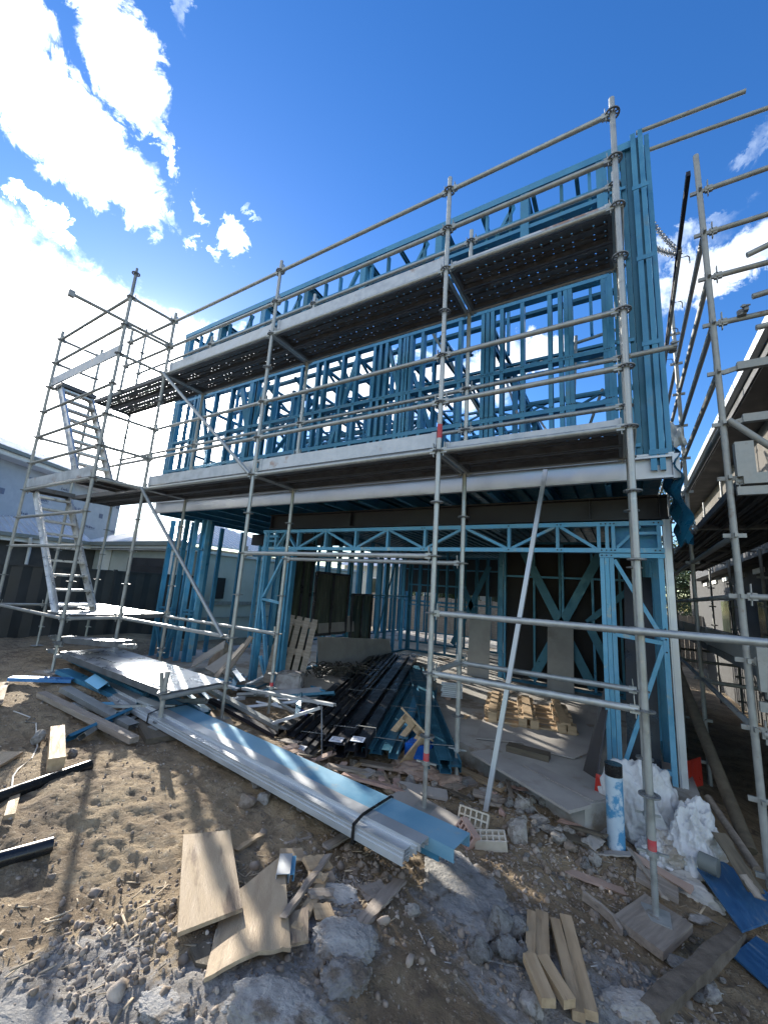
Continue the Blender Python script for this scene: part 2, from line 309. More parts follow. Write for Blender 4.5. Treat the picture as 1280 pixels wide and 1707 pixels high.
def gh(x,y,fine=True):
    x=np.asarray(x,float);y=np.asarray(y,float)
    d2=(x[...,None]-GC[:,0])**2+(y[...,None]-GC[:,1])**2
    w=np.exp(-(d2-d2.min(-1,keepdims=True))/(2*.75**2))*1.0/(d2+.5)
    z=(w*GC[:,2]).sum(-1)/w.sum(-1)
    z=z+.07*vnoise(x*1.3,y*1.3,1)+.035*vnoise(x*3.1,y*3.1,2)
    if fine:
        wx=x+.10*vnoise(x*5,y*5,11)+.04*vnoise(x*14,y*14,13);wy=y+.10*vnoise(x*5,y*5,12)+.04*vnoise(x*14,y*14,14)
        r1=1-2*np.abs(vnoise(wx*6,wy*10,3));r2=1-2*np.abs(vnoise(wx*15,wy*21,4));r3=1-2*np.abs(vnoise(wx*34,wy*44,5))
        z=z+.024*(r1-.5)+.006*(r2-.5)+.005*(r3-.5)+.03*vnoise(wx*2.6,wy*5.2,21)+.009*vnoise(x*29,y*29,6)+.009*vnoise(x*61,y*61,7)
    return z

def gz(x, y): return float(gh(np.array([x]), np.array([y]))[0])

# ---------------------------------------------------------------- ground
def lines(a, b, c, d, fine, n):      # fine between b and c, growing towards a and d
    mid = list(np.arange(b, c, fine)); lo = list(b-(b-a)*(np.linspace(0, 1, n)[1:]**3.2)); hi = list(c+(d-c)*(np.linspace(0, 1, n)[1:]**3.2))
    return np.array(sorted(lo+mid+[c]+hi))
gx = lines(-400, -5.2, 1.7, 400, .021, 60); gy = lines(-60, .35, 4.5, 700, .021, 60)
GX, GY = np.meshgrid(gx, gy); far = np.maximum(np.abs(GX+2)-14, 0)+np.maximum(np.abs(GY-4)-12, 0)
GZ = gh(GX, GY); GZ = np.where(far > 0, GZ+(-2.3-GZ)*np.clip(far/10, 0, 1), GZ)
inside = (GX > -8.6) & (GX < .5) & (GY > 4.6); GZ = np.where(inside, np.minimum(GZ, -1.72), GZ)
me = bpy.data.meshes.new('ground'); nx, ny = len(gx), len(gy)
me.vertices.add(nx*ny); me.vertices.foreach_set('co', np.stack([GX, GY, GZ], -1).astype(np.float32).ravel())
ii = (np.arange(ny-1)[:, None]*nx+np.arange(nx-1)[None]).ravel(); q = np.stack([ii, ii+1, ii+nx+1, ii+nx], -1)
me.loops.add(q.size); me.loops.foreach_set('vertex_index', q.ravel().astype(np.int32)); me.polygons.add(len(q))
me.polygons.foreach_set('loop_start', (np.arange(len(q))*4).astype(np.int32)); me.polygons.foreach_set('use_smooth', np.ones(len(q), bool))
gr = np.zeros_like(GX)
for (x, y, z), rx in (((-1.788,0.973,-1.506), .33), ((-1.854,0.841,-1.498), .3), ((-1.388,1.224,-1.504), .24), ((-0.784,2.53,-1.702), .38), ((-1.2,1.809,-1.566), .25), ((-0.534,2.182,-1.685), .25), ((-1.153,1.35,-1.513), .3), ((-0.031,2.752,-1.828), .22), ((-0.169,2.392,-1.764), .3)):
    gr = np.maximum(gr, np.exp(-((GX-x)**2+(GY-y)**2)/(rx*rx)))
at = me.attributes.new('grey', 'FLOAT', 'POINT'); at.data.foreach_set('value', gr.astype(np.float32).ravel())
me.update(); me.validate(); me.materials.append(ground_mat())
ground = link(bpy.data.objects.new('ground', me)); tag(ground, 'rough brown clay and rubble ground of the building site', None, kind='structure')

# ---------------------------------------------------------------- front scaffolding (ring-lock system)
def rosette_mesh():
    bm = bmesh.new(); t = .0045; n = 24; a = []
    for z in (-t, t):
        for r in (.046, .062): a.append([bm.verts.new((r*math.cos(2*math.pi*i/n), r*math.sin(2*math.pi*i/n), z)) for i in range(n)])
    for i in range(n):
        j = (i+1) % n
        bm.faces.new((a[0][i], a[1][i], a[1][j], a[0][j])[::-1]); bm.faces.new((a[2][i], a[3][i], a[3][j], a[2][j]))
        bm.faces.new((a[1][i], a[1][j], a[3][j], a[3][i])); bm.faces.new((a[0][j], a[0][i], a[2][i], a[2][j]))
    for k in range(8):
        an = k*math.pi/4+.2; d = Vector((math.cos(an), math.sin(an), 0)); bar(bm, d*.023, d*.048, .0088, .011, (0, 0, 1))
    extrude(bm, (0, 0, -.012), (0, 0, .012), circ(.0275, 12))
    return mesh('rosette', bm, 'rosette')
ROS = rosette_mesh()
def standard(parent, x, y, zb, zt, rings, mat='galv', jack=True, base=True, red=False, name='standard'):
    bm = bmesh.new(); zj = zb+(.34 if jack else 0)
    tube(bm, (x, y, zj), (x, y, zt), .0242, 14)
    z = rings[0]-.5*3-.25
    while z > zj+.2: extrude(bm, (x, y, z), (x, y, z+.012), circ(.0262, 14)); z -= 2.0     # joint collars
    s = obj(name, bm, mat, parent, smooth=.6)
    for z in rings:
        if z > zj-.02: inst('rosette', ROS, s, (x, y, z), (0, 0, rnd.random()*3))
    if jack:
        bm = bmesh.new(); tube(bm, (x, y, zb), (x, y, zj+.03), .0175, 12)
        for i in range(22): extrude(bm, (x, y, zb+.03+i*.0135), (x, y, zb+.036+i*.0135), circ(.0195, 12))
        extrude(bm, (x, y, zj-.02), (x, y, zj+.005), circ(.034, 8)); bar(bm, (x-.085, y, zj-.008), (x+.085, y+.02, zj-.008), .012, .016)
        obj('jack', bm, 'galv', s, smooth=.6)
    if base:
        bm = bmesh.new(); box(bm, (x, y, zb+.003), (.15, .15, .006)); obj('base_plate', bm, 'galv_old', s)
    if red:
        bm = bmesh.new(); extrude(bm, (x, y, zj+.01), (x, y, zj+red), circ(.0247, 14)); obj('paint_band', bm, 'red_paint', s, smooth=.6)
    return s
def head(bm, p, d):
    """wedge head at a ledger end: cast jaw round the rosette and the upright wedge"""
    d, x, y = frame_of(d); p = Vector(p)
    bar(bm, p+d*.030, p+d*.085, .052, .040, (0, 0, 1)); bar(bm, p+d*.050+Vector((0, 0, -.055)), p+d*.058+Vector((0, 0, .085)), .006, .030, d)
def ledger(parent, p, q, name='ledger', mat='galv', heads=True, r=.0242, ext=0.):
    p = Vector(p); q = Vector(q); d = (q-p).normalized(); bm = bmesh.new()
    tube(bm, p+d*(.04 if heads else -ext), q-d*(.04 if heads else -ext), r, 12)
    if heads: head(bm, p, d); head(bm, q, -d)
    return obj(name, bm, mat, parent, smooth=.6)
def plank(parent, p, q, w=.32, mat='deck_holes', name='deck_plank', ribs=True):
    """steel deck plank with a perforated top, folded sides and stiffening ribs beneath; p, q are the ends of its top centre line"""
    p = Vector(p); q = Vector(q); ln = (q-p).length; d = (q-p).normalized()
    bm = bmesh.new(); h = ln/2
    box(bm, (0, 0, -.002), (ln, w, .003)); o = obj(name, bm, mat, parent)
    y = Vector((0, 0, 1)).cross(d).normalized(); z = d.cross(y)
    o.matrix_local = Matrix(((d.x, y.x, z.x, (p.x+q.x)/2), (d.y, y.y, z.y, (p.y+q.y)/2), (d.z, y.z, z.z, (p.z+q.z)/2), (0, 0, 0, 1)))
    bm = bmesh.new()
    for s in (-1, 1):
        box(bm, (0, s*(w/2-.002), -.037), (ln, .004, .068)); box(bm, (0, s*(w/2-.012), -.072), (ln, .024, .003))
    for k in (-1, 0, 1): box(bm, (0, k*w/3.4, -.014), (ln-.02, .030, .022))
    for s in (-1, 1): box(bm, (s*(h-.015), 0, -.037), (.03, w-.012, .062))
    obj('plank_frame', bm, 'deck', o)
    return o
ZT = 4.327
def Z(k): return ZT-.5*k
Y0, Y1 = 3.353, 4.085
XS = [.083, -1.465, -4.005, -6.53, -9.1]
sc = thing('scaffolding', 'galvanised tube scaffolding with two plank decks across the front of the blue steel frame', 'scaffolding', (0, 0, 0))
FZ = {0: -1.86, 1: -1.74, 2: -1.59, 3: -1.37, 4: -1.42}; FI = {0: -1.93, 1: -1.84, 2: -1.71, 3: -1.60, 4: -1.45}
for i, x in enumerate(XS):
    rings = [Z(k) for k in range(0, 12)]
    standard(sc, x, Y0, FZ[i]+.03, ZT+.17, rings, 'galv' if i < 3 else 'galv_old', red=.07 if i in (0, 1) else False)
    standard(sc, x+(.05 if i == 4 else 0), Y1, FI[i]+.03, ZT+(.17 if i < 4 else 1.1), [Z(k) for k in range(-1 if i == 4 else 0, 12)], 'galv' if i < 3 else 'galv_old', red=.06 if i == 2 else False)
standard(sc, -7.97, Y0, Z(2)-.05, ZT+.3, [Z(k) for k in range(0, 3)], 'galv_old', jack=False, base=False)
for i in range(3):
    a, b = XS[i], XS[i+1]
    for k in (0, 1, 2, 4, 5, 6): ledger(sc, (b, Y0, Z(k)), (a, Y0, Z(k)), 'guard_rail' if k in (0, 1, 4, 5) else 'ledger')
    for k in (0, 4, 5): ledger(sc, (b, Y1, Z(k)), (a, Y1, Z(k)), 'guard_rail')
    for k in (2, 6): ledger(sc, (b, Y1, Z(k)), (a, Y1, Z(k)))
for k in (8,):
    ledger(sc, (XS[2], Y0, Z(k)), (XS[1], Y0, Z(k))); ledger(sc, (XS[2], Y1, Z(8)), (XS[1], Y1, Z(8)))
ledger(sc, (XS[1], Y0, Z(10)), (XS[0], Y0, Z(10))); ledger(sc, (XS[1], Y1, Z(10)), (XS[0], Y1, Z(10)))
ledger(sc, (XS[3], Y0, Z(10)), (XS[2], Y0, Z(10))); ledger(sc, (XS[3], Y1, Z(10)), (XS[2], Y1, Z(10)))
ledger(sc, (XS[4], Y1, Z(10)), (XS[3], Y1, Z(10)))
ledger(sc, (XS[1], Y0, Z(10)), (XS[1], Y1, Z(10)), 'transom')
# long rail clamped to the face of the two right-hand standards and running on past the corner
bm = bmesh.new(); a = Vector((XS[1]+.04, Y0-.005, Z(9))); b = Vector((1.55, 3.02, Z(9)+.03)); tube(bm, a, b, .0242, 14); head(bm, a-Vector((.04, 0, 0)), b-a)
obj('long_rail', bm, 'galv', sc, smooth=.6)
for x in XS[:4]:
    for k in (2, 6):
        for dx in (-.028, .028):
            ledger(sc, (x+dx, Y0, Z(k)-.0), (x+dx, Y1, Z(k)-.0), 'transom', heads=False, r=.020)
for k in (0, 1): ledger(sc, (-7.97, Y0, Z(k)), (XS[3], Y0, Z(k)), 'guard_rail', 'galv_old')
for k in (5,): ledger(sc, (XS[4], Y0, Z(k)), (XS[3], Y0, Z(k)), 'guard_rail', 'galv_old')
for k in (0, 4): ledger(sc, (XS[4], Y1, Z(k)), (XS[3], Y1, Z(k)), 'guard_rail', 'galv_old')
for i in range(4):
    a, b = XS[i], XS[i+1]
    for k in (2, 6):
        if i == 3 and k == 2: pass
        for y in (Y0+.195, Y1-.195):
            plank(sc, (b+.045, y, Z(k)+.055), (a-.045, y, Z(k)+.055))
def toe(parent, p, q, h=.15, t=.025, mat='toe'):
    p = Vector(p); q = Vector(q); bm = bmesh.new(); bar(bm, p, q, h, t, (0, 0, 1))
    for e in (p, q): box(bm, e+Vector((0, 0, 0)), (.05, t+.012, h+.01))
    return obj('toe_board', bm, mat, parent)
for i in (1, 2):
    for k in (2, 6): toe(sc, (XS[i+1]+.07, Y0+.045, Z(k)+.135), (XS[i]-.07, Y0+.045, Z(k)+.135))
for k in (2, 6): toe(sc, (XS[1]+.07, Y0+.045, Z(k)+.045), (XS[0]-.07, Y0+.045, Z(k)+.045), .085)
ledger(sc, (XS[3]+.02, Y0-.05, Z(2)), (XS[2]-.02, Y0-.05, Z(6)), 'diagonal_brace', heads=False)
ledger(sc, (XS[3]+.02, Y0-.05, Z(6)), (XS[2]-.1, Y0-.05, Z(10)), 'diagonal_brace', heads=False)
# red paint mark on the second standard above the lower deck
bm = bmesh.new(); extrude(bm, (XS[1], Y0, Z(6)+.13), (XS[1], Y0, Z(6)+.27), circ(.0248, 14)); obj('paint_mark', bm, 'red_paint', sc, smooth=.6)
# short loose jack post with the two lower planks resting on it
TF = 2.66
# ---------------------------------------------------------------- stair tower
st = thing('stair_tower', 'tube stair tower with two aluminium flights at the left end of the scaffolding', 'stair tower', (0, 0, 0))
XT, XL = -6.6, -9.17
standard(st, XT, TF, -1.36, 4.42, [Z(k) for k in range(0, 11)], 'galv_old')
bm = bmesh.new(); tube(bm, (XT, TF, 4.40), (XT, TF, 4.72), .0242); tube(bm, (XT, TF, 4.70), (XT, TF, 4.86), .018)
ex = obj('top_spigot', bm, 'rosette', st, smooth=.6); inst('rosette', ROS, ex, (XT, TF, 4.76))
standard(st, XL, TF+.03, -1.40, ZT+.18, [Z(k) for k in range(0, 11)], 'galv_old')
for k in (0, 1, 3, 4, 5, 6, 7, 8, 10):
    ledger(st, (XL, TF+.03, Z(k)), (XT, TF, Z(k)), 'guard_rail', 'galv_old')
for k in (0, 1, 2, 4, 5, 6, 10):
    ledger(st, (XT, TF, Z(k)), (XS[3], Y0, Z(k)), 'transom', 'galv_old')
for k in (0, 1, 2, 4, 6, 10):
    ledger(st, (XL, TF+.03, Z(k)), (XS[4], Y0, Z(k)), 'transom', 'galv_old')
a = Vector((XT, TF, Z(1)+.06)); d = (Vector((XS[3], Y0, 0))-Vector((XT, TF, 0))).normalized()
bm = bmesh.new(); tube(bm, a-d*.72, a+d*.75, .0242); bar(bm, a-d*.75, a-d*.68, .09, .06, (0, 0, 1)); obj('loose_tube', bm, 'galv_old', st, smooth=.6)
toe(st, (XL+.05, TF+.045, Z(2)+.11), (XT-.06, TF+.03, Z(2)+.11), .17); toe(st, (XL+.05, TF+.045, Z(6)+.125), (XT-.06, TF+.03, Z(6)+.125), .16)
def stair(parent, x0, z0, x1, z1, ya, yb, n):
    for y in (ya, yb):
        bm = bmesh.new(); p = Vector((x0, y, z0)); q = Vector((x1, y, z1)); extrude(bm, p, q, cprof(.15, .035, .006, .004), (0, 0, 1)); obj('stringer', bm, 'alu', parent)
    for i in range(n):
        t = (i+.5)/n; x = x0+(x1-x0)*t; z = z0+(z1-z0)*t; bm = bmesh.new()
        box(bm, (x, (ya+yb)/2, z), (.155, yb-ya-.01, .012))
        for s in (-1, 1): box(bm, (x+s*.074, (ya+yb)/2, z-.012), (.008, yb-ya-.012, .030))
        for s in (-.03, .02): box(bm, (x+s, (ya+yb)/2, z-.012), (.006, yb-ya-.012, .018))
        obj('tread', bm, 'alu', parent)
stair(st, -8.95, Z(2)+.05, -7.36, Z(6)+.05, 2.78, 3.28, 9)
stair(st, -8.92, Z(6)+.0, -7.12, Z(10)+.03, 2.78, 3.28, 9)
for k, xa, xb in ((2, -9.08, -8.72), (6, -9.08, -8.72)):
    for j in (0,): plank(st, (xa+.16, TF+.08, Z(k)+.05), (xa+.16, Y0-.04, Z(k)+.05), .30, 'deck', 'landing_plank')
for j in range(2): plank(st, (-6.78-.33*j, TF+.05, Z(6)+.05), (-6.78-.33*j, Y0-.04, Z(6)+.05), .31, 'alu', 'landing_plank')
for j in range(2): plank(st, (-6.78-.33*j, TF+.05, Z(10)+.05), (-6.78-.33*j, Y0-.04, Z(10)+.05), .31, 'alu', 'landing_plank')
for y in (Y0+.18, Y1-.18): plank(st, (XS[4]+.05, y, Z(10)+.05), (XS[3]-.05, y, Z(10)+.05), .33, 'alu', 'landing_plank')
# small step plank tied between the tower foot and the first standard
plank(st, (-6.75, 2.78, -.93), (-5.55, 2.95, -.86), .22, 'alu', 'step_plank')
ledger(st, (-6.85, 2.70, -.98), (-5.25, 2.95, -.90), 'step_rail', 'galv_old', heads=False)
def coupler(parent, p, rot=0., mat='rosette'):
    bm = bmesh.new(); p = Vector(p)
    for a in (0, 1):
        d = Vector((1, 0, 0)) if a else Vector((0, 0, 1))
        extrude(bm, p-d*.026, p+d*.026, circ(.034, 8))
    box(bm, p+Vector((.02, -.045, .01)), (.03, .05, .05)); tube(bm, p+Vector((-.02, -.075, .02)), p+Vector((.045, -.075, .02)), .008, 6); box(bm, p+Vector((0, -.075, .02)), (.022, .022, .022))
    return obj('coupler', bm, mat, parent)
for p in ((-6.58, 2.68, -1.0), (-6.62, 2.64, -1.10), (-6.52, 2.72, -1.16), (-5.3, 2.94, -.90), (-6.70, 2.66, -.93)): coupler(st, p)

# low ramp of two planks beside the tower, on its own short post
rp = thing('plank_ramp', 'low platform of scuffed sunlit planks on a short post beside the stair tower', 'platform', (0, 0, 0))
for j in range(3):
    y = 2.80+j*.235; plank(rp, (-6.55, y, -1.10), (-4.05, y-.01, -1.17), .228, 'alu', 'deck_plank')
ledger(rp, (-4.03, 2.60, -1.21), (-4.02, 3.36, -1.21), 'transom', 'galv_old', heads=False); ledger(rp, (-6.5, 2.62, -1.15), (-6.5, 3.36, -1.15), 'transom', 'galv_old', heads=False)
s = standard(rp, -4.08, 2.66, -1.50, -.97, [-1.17, -1.45], 'galv_old', jack=False, name='short_post')
bm = bmesh.new(); tube(bm, (-4.12, 2.62, -.98), (-4.08, 2.66, -1.3), .020); obj('post_sleeve', bm, 'galv_old', rp, smooth=.6)
coupler(rp, (-4.08, 2.67, -1.20))

# timber sole boards under the base plates
def board(name, label, cat, c, ln, w, t, yaw=0., mat='wood', tilt=(0, 0), group=None, bend=0., parent=None, rough=.0, ends=None):
    """one sawn board, its length along local X, slightly uneven, c = centre of its underside"""
    bm = bmesh.new(); n = 8 if bend or rough else 1; r = random.Random(int(abs(c[0]*917+c[1]*331)*100)); rows = []
    for i in range(n+1):
        u = i/n-.5; zz = bend*(1-(2*u)**2); row = []
        for (y, z) in ((-w/2, 0), (w/2, 0), (w/2, t), (-w/2, t)):
            ex = 0
            if i in (0, n) and ends: ex = r.uniform(-ends, ends)
            row.append(bm.verts.new((u*ln+ex, y+r.uniform(-1, 1)*rough, z+zz+r.uniform(-1, 1)*rough*.3)))
        rows.append(row)
    for a, b in zip(rows, rows[1:]):
        for j in range(4): bm.faces.new((a[j], a[(j+1) % 4], b[(j+1) % 4], b[j]))
    bm.faces.new(rows[0][::-1]); bm.faces.new(rows[-1])
    bmesh.ops.bevel(bm, geom=[e for e in bm.edges if e.calc_face_angle(0) > .7], offset=min(.003, t*.2), segments=1, affect='EDGES')
    bmesh.ops.recalc_face_normals(bm, faces=bm.faces)
    o = obj(name, bm, mat, parent, loc=c, rot=(tilt[0], tilt[1], yaw))
    if label: tag(o, label, cat, group)
    return o
def solep(x, y, z, ln, w, yaw, label, mat='wood_grey', t=.04, tilt=(0, 0)):
    board('sole_board', label, 'board', (x, y, z-t), ln, w, t, yaw, mat, tilt)
solep(XS[0]-.02, Y0-.06, -1.825, .42, .26, 1.15, 'square grey timber sole board under the scaffolding standard nearest the white bags', t=.045, tilt=(.05, .05))
solep(XS[1], Y0-.0, -1.705, .62, .24, -.28, 'pale pink board under the red-banded standard at the end of the blue channels', 'board', .03)
solep(XS[1]+.05, Y1-.03, -1.81, .40, .22, .5, 'brown timber block under the inner standard behind the cream bricks', 'wood_grey', .045)
solep(XS[2]-.02, Y0-.02, -1.555, .55, .24, -.5, 'thin grey ply pad under the standard beside the steel offcuts', 'ply', .02)
solep(-4.10, 2.66, -1.50, .62, .30, -.35, 'dark timber sole board under the short post of the low platform', 'wood_dark', .05)
solep(XS[3], Y0, -1.34, .4, .22, .1, 'grey sole board under the standard behind the low platform', 'wood_grey', .03)
solep(XT, TF, -1.36, .4, .24, .2, 'flat sole board under the front right foot of the stair tower', 'wood_grey', .035)
solep(XL, TF+.03, -1.40, .4, .22, .1, 'flat sole board under the front left foot of the stair tower', 'wood_grey', .035)

# ---------------------------------------------------------------- the steel-framed house
hs = thing('steel_frame_house', 'two storey house frame of blue steel studs open to the sky behind the scaffolding', 'house frame', (0, 0, 0))
def part(name): 
    o = bpy.data.objects.new(name, None); o.empty_display_size = .1; link(o, hs); return o
FZL = -1.60                     # top of the ground slab
bm = bmesh.new(); pl = [(-8.35, 4.72), (-1.75, 4.72), (-.35, 4.02), (.10, 4.45), (.50, 4.75), (.50, 16), (-8.35, 16)]
a = [bm.verts.new((x, y, FZL-.24)) for x, y in pl]; b = [bm.verts.new((x, y, FZL)) for x, y in pl]
for i in range(7): bm.faces.new((a[i], a[(i+1) % 7], b[(i+1) % 7], b[i]))
bm.faces.new(b); slab = obj('floor_slab', bm, 'concrete', hs)
# upper floor: edge channel, steel decking, joists, main beam
YF = 4.40; ZE0, ZE1 = 1.19, 1.41
bm = bmesh.new(); extrude(bm, (-8.06, YF+.03, 1.30), (.43, YF+.03, 1.30), cprof(.22, .06, .004, .02), (0, 0, 1)); box(bm, (-3.8, YF-.006, ZE1+.018), (8.5, .012, .02)); box(bm, (.46, YF+.01, 1.30), (.055, .07, .235))
obj('edge_channel', bm, 'zinc', hs)
bm = bmesh.new(); n = 44
for i in range(n):
    x0 = -8.0+i*(8.4/n); box(bm, (x0+.05, 10.1, 1.345), (.07, 11.2, .05))
box(bm, (-3.8, 10.1, 1.385), (8.4, 11.3, .03)); obj('floor_decking', bm, 'blue_dark', hs)
x = -7.9; i = 0
while x < .4:
    cstud('joist', (x, YF+.06, 1.24), (x, 7.3, 1.24), hs, 'blue', .14, .05, (0, 0, 1)); x += .60; i += 1
bm = bmesh.new(); yb = 5.02
for z in (.915, 1.155): box(bm, (-2.45, yb, z), (5.75, .16, .016))
box(bm, (-2.45, yb, 1.035), (5.75, .012, .224))
for xx in (-5.30, -3.6, -1.75, -.3, .35): box(bm, (xx, yb-.04, 1.035), (.012, .066, .223))
obj('main_beam', bm, 'beam', hs)
bm = bmesh.new(); box(bm, (-6.6, 6.9, 1.0), (2.6, .16, .26)); obj('side_beam', bm, 'beam', hs)
# ground floor front wall (plane y = 5): header truss and the stud panels either side of the opening
g = part('ground_front_wall'); yg = 4.98
HT, HB = .865, .575
for z, w in ((HT, .045), (HB, .045)):
    cstud('chord', (-5.45, yg, z), (.37, yg, z), g, 'blue_light', .075, w, (0, 1, 0))
cstud('chord', (-5.45, yg, HB-.05), (-4.6, yg, HB-.05), g, 'blue_light', .075, .04); cstud('chord', (-.22, yg, HB-.055), (.37, yg, HB-.055), g, 'blue_light', .075, .04)
xs = [-5.40, -5.14, -4.63, -4.05, -3.47, -2.91, -2.32, -1.76, -1.19, -.64, -.22]
for x in xs+[-.14, -.08]+[.33]: cstud('truss_post', (x, yg, HB+.02), (x, yg, HT-.02), g, 'blue_light', .07, .035, (0, 1, 0))
for i in range(2, len(xs)-1):
    a, b = xs[i]+.03, xs[i+1]-.03
    if i % 2 == 0: cstud('truss_web', (a, yg, HB+.02), (b, yg, HT-.02), g, 'blue_light', .06, .032)
    else: cstud('truss_web', (a, yg, HT-.02), (b, yg, HB+.02), g, 'blue_light', .06, .032)
cstud('truss_web', (-5.1, yg, HB+.02), (-4.92, yg, HT-.02), g, 'blue_light', .06, .03); cstud('truss_web', (-4.9, yg, HT-.02), (-4.68, yg, HB+.02), g, 'blue_light', .06, .03)
cstud('truss_web', (-.05, yg, HB+.03), (.17, yg, HT-.03), g, 'blue_light', .06, .03); cstud('truss_post', (.10, yg, .76), (.32, yg, .76), g, 'blue_light', .05, .03)
bm = bmesh.new(); box(bm, (.12, yg+.10, .71), (.46, .006, .27)); obj('blue_backing_panel', bm, pm('bright_blue_wrap', (.03, .24, .52), (.10, .38, .62), 9, .5, 0, .2, 20), g)
for x in (-.195, -.150, -.105): cstud('stud', (x, yg, FZL), (x, yg, HB-.08), g, 'blue_light', .09, .041)
cstud('stud', (.33, yg, FZL), (.33, yg, HB-.08), g, 'blue_light', .09, .045)
for p, q in (((-.08, HB-.1), (.31, -.30)), ((-.085, -.30), (.31, -.34)), ((.31, -.36), (-.07, -1.52)), ((.0, -1.56), (.31, -1.50))):
    cstud('wall_brace', (p[0], yg-.01, p[1]), (q[0], yg-.01, q[1]), g, 'blue_light', .06, .038)
for x in (-5.36, -5.30): cstud('stud', (x, yg, FZL), (x, yg, HT), g, 'blue_light' if x < -5.33 else 'blue', .09, .045)
for x in (-4.84, -4.78, -4.70): cstud('stud', (x, yg, FZL), (x, yg, HB-.06), g, 'blue_light' if x < -4.8 else 'blue', .09, .045)
for p, q in (((-5.28, -.25), (-4.86, HB-.05)), ((-5.28, -.29), (-4.86, -.33)), ((-5.28, -.34), (-4.98, -1.56)), ((-5.20, -1.2), (-4.99, -1.56)), ((-5.1, .70), (-5.38, .70)), ((-5.08, .78), (-5.38, .78))):
    cstud('wall_brace', (p[0], yg-.01, p[1]), (q[0], yg-.01, q[1]), g, 'blue_light', .06, .036)
# screw heads on the flat faces of the near panel
bm = bmesh.new()
for x in (-.195, -.150, -.105, -.07, .29, .33, -.64, -.60, -1.19, -1.76, -2.32, -2.36):
    for z in (HT, HB): extrude(bm, (x, yg-.046, z), (x, yg-.052, z), circ(.008, 6))
for x in (-.195, -.150, -.105): 
    for z in (HB-.055, -.28): extrude(bm, (x, yg-.046, z), (x, yg-.052, z), circ(.008, 6))
for z in (-.20, -.30, -.42): extrude(bm, (.33, yg-.046, z), (.33, yg-.052, z), circ(.008, 6))
obj('screw_heads', bm, 'beam', g)['kind'] = 'stuff'
bm = bmesh.new(); extrude(bm, (.43, yg+.02, FZL-.1), (.43, yg+.02, .90), cprof(.10, .065, .004, .02), (0, 1, 0)); box(bm, (.385, yg-.035, -.35), (.012, .02, 2.5)); obj('corner_post', bm, 'zinc', hs)
# studs of the passage beside the garage, at the left end
g = part('ground_end_wall')
for (x, y) in ((-8.22, 4.95), (-8.02, 5.0), (-7.88, 5.2), (-7.80, 5.0), (-7.74, 5.55), (-7.48, 5.0), (-7.30, 5.05), (-7.22, 5.10), (-7.98, 6.0), (-7.98, 6.6), (-7.98, 7.2)):
    cstud('stud', (x, y, FZL), (x, y, 1.15), g, rnd.choice(['blue', 'blue', 'blue_light']), .09, .045)
for z in (.55, -.65, -.72): cstud('noggin', (-8.22, 4.97, z), (-7.75, 4.97, z), g, 'blue', .07, .035); cstud('noggin', (-7.45, 5.02, z), (-7.2, 5.05, z), g, 'blue', .07, .035)
for p, q in (((-8.2, -1.0), (-7.9, -1.55)), ((-7.8, -1.55), (-7.5, -.75))): cstud('wall_brace', (p[0], 4.95, p[1]), (q[0], 4.95, q[1]), g, 'blue', .06, .035)
# beam truss over the passage, along y
for z in (.95, .62): cstud('chord', (-7.9, 6.95, z), (-5.35, 6.95, z), g, 'blue', .075, .045)
for i in range(5):
    a = -7.8+i*.5; cstud('truss_web', (a, 6.95, .64 if i % 2 else .93), (a+.42, 6.95, .93 if i % 2 else .64), g, 'galv' if i == 1 else 'blue', .07, .04); 
for x in (-7.3, -6.2, -5.5): cstud('truss_post', (x, 6.95, .64), (x, 6.95, .93), g, 'blue', .07, .04)
# ground floor inner walls
def wallx(name, y, x0, x1, z0, z1, step, mats, brace=(), noggins=(), seed=0, skip=(), dbl=.15):
    r = random.Random(seed); g = part(name)
    for z in (z0+.02, z1-.02): cstud('plate', (x0, y, z), (x1, y, z), g, mats[0], .09, .04)
    x = x0+.02
    while x < x1:
        if not any(a < x < b for a, b in skip):
            cstud('stud', (x, y, z0), (x, y, z1), g, r.choice(mats), .09, .04, flip=r.random() < .5)
            if r.random() < dbl: cstud('stud', (x+.05, y, z0), (x+.05, y, z1), g, r.choice(mats), .09, .04)
        x += step*r.uniform(.85, 1.12)
    for z in noggins: cstud('noggin', (x0, y, z), (x1, y, z), g, mats[-1], .07, .035)
    for (xa, za, xb, zb, w) in brace:
        bm = bmesh.new(); bar(bm, (xa, y-.052, za), (xb, y-.052, zb), .004, w, (0, 1, 0)); obj('strap_brace', bm, mats[0], g)
    return g
def wally(name, x, y0, y1, z0, z1, step, mats, brace=(), noggins=(), seed=0, dbl=.15):
    r = random.Random(seed); g = part(name)
    for z in (z0+.02, z1-.02): cstud('plate', (x, y0, z), (x, y1, z), g, mats[0], .09, .04, (1, 0, 0))
    y = y0+.02
    while y < y1:
        cstud('stud', (x, y, z0), (x, y, z1), g, r.choice(mats), .09, .04, (1, 0, 0), r.random() < .5)
        if r.random() < dbl: cstud('stud', (x, y+.05, z0), (x, y+.05, z1), g, r.choice(mats), .09, .04, (1, 0, 0))
        y += step*r.uniform(.85, 1.12)
    for z in noggins: cstud('noggin', (x, y0, z), (x, y1, z), g, mats[-1], .07, .035, (1, 0, 0))
    for (ya, za, yb_, zb, w) in brace:
        bm = bmesh.new(); bar(bm, (x+.052, ya, za), (x+.052, yb_, zb), .004, w, (1, 0, 0)); obj('strap_brace', bm, mats[0], g)
    return g
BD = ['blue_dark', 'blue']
wally('garage_side_wall', -5.33, 5.3, 10.6, FZL, 1.15, .45, BD, [(5.4, -1.5, 6.4, .9, .06), (8.6, -1.5, 9.6, 1.0, .06)], (-.15,), 3)
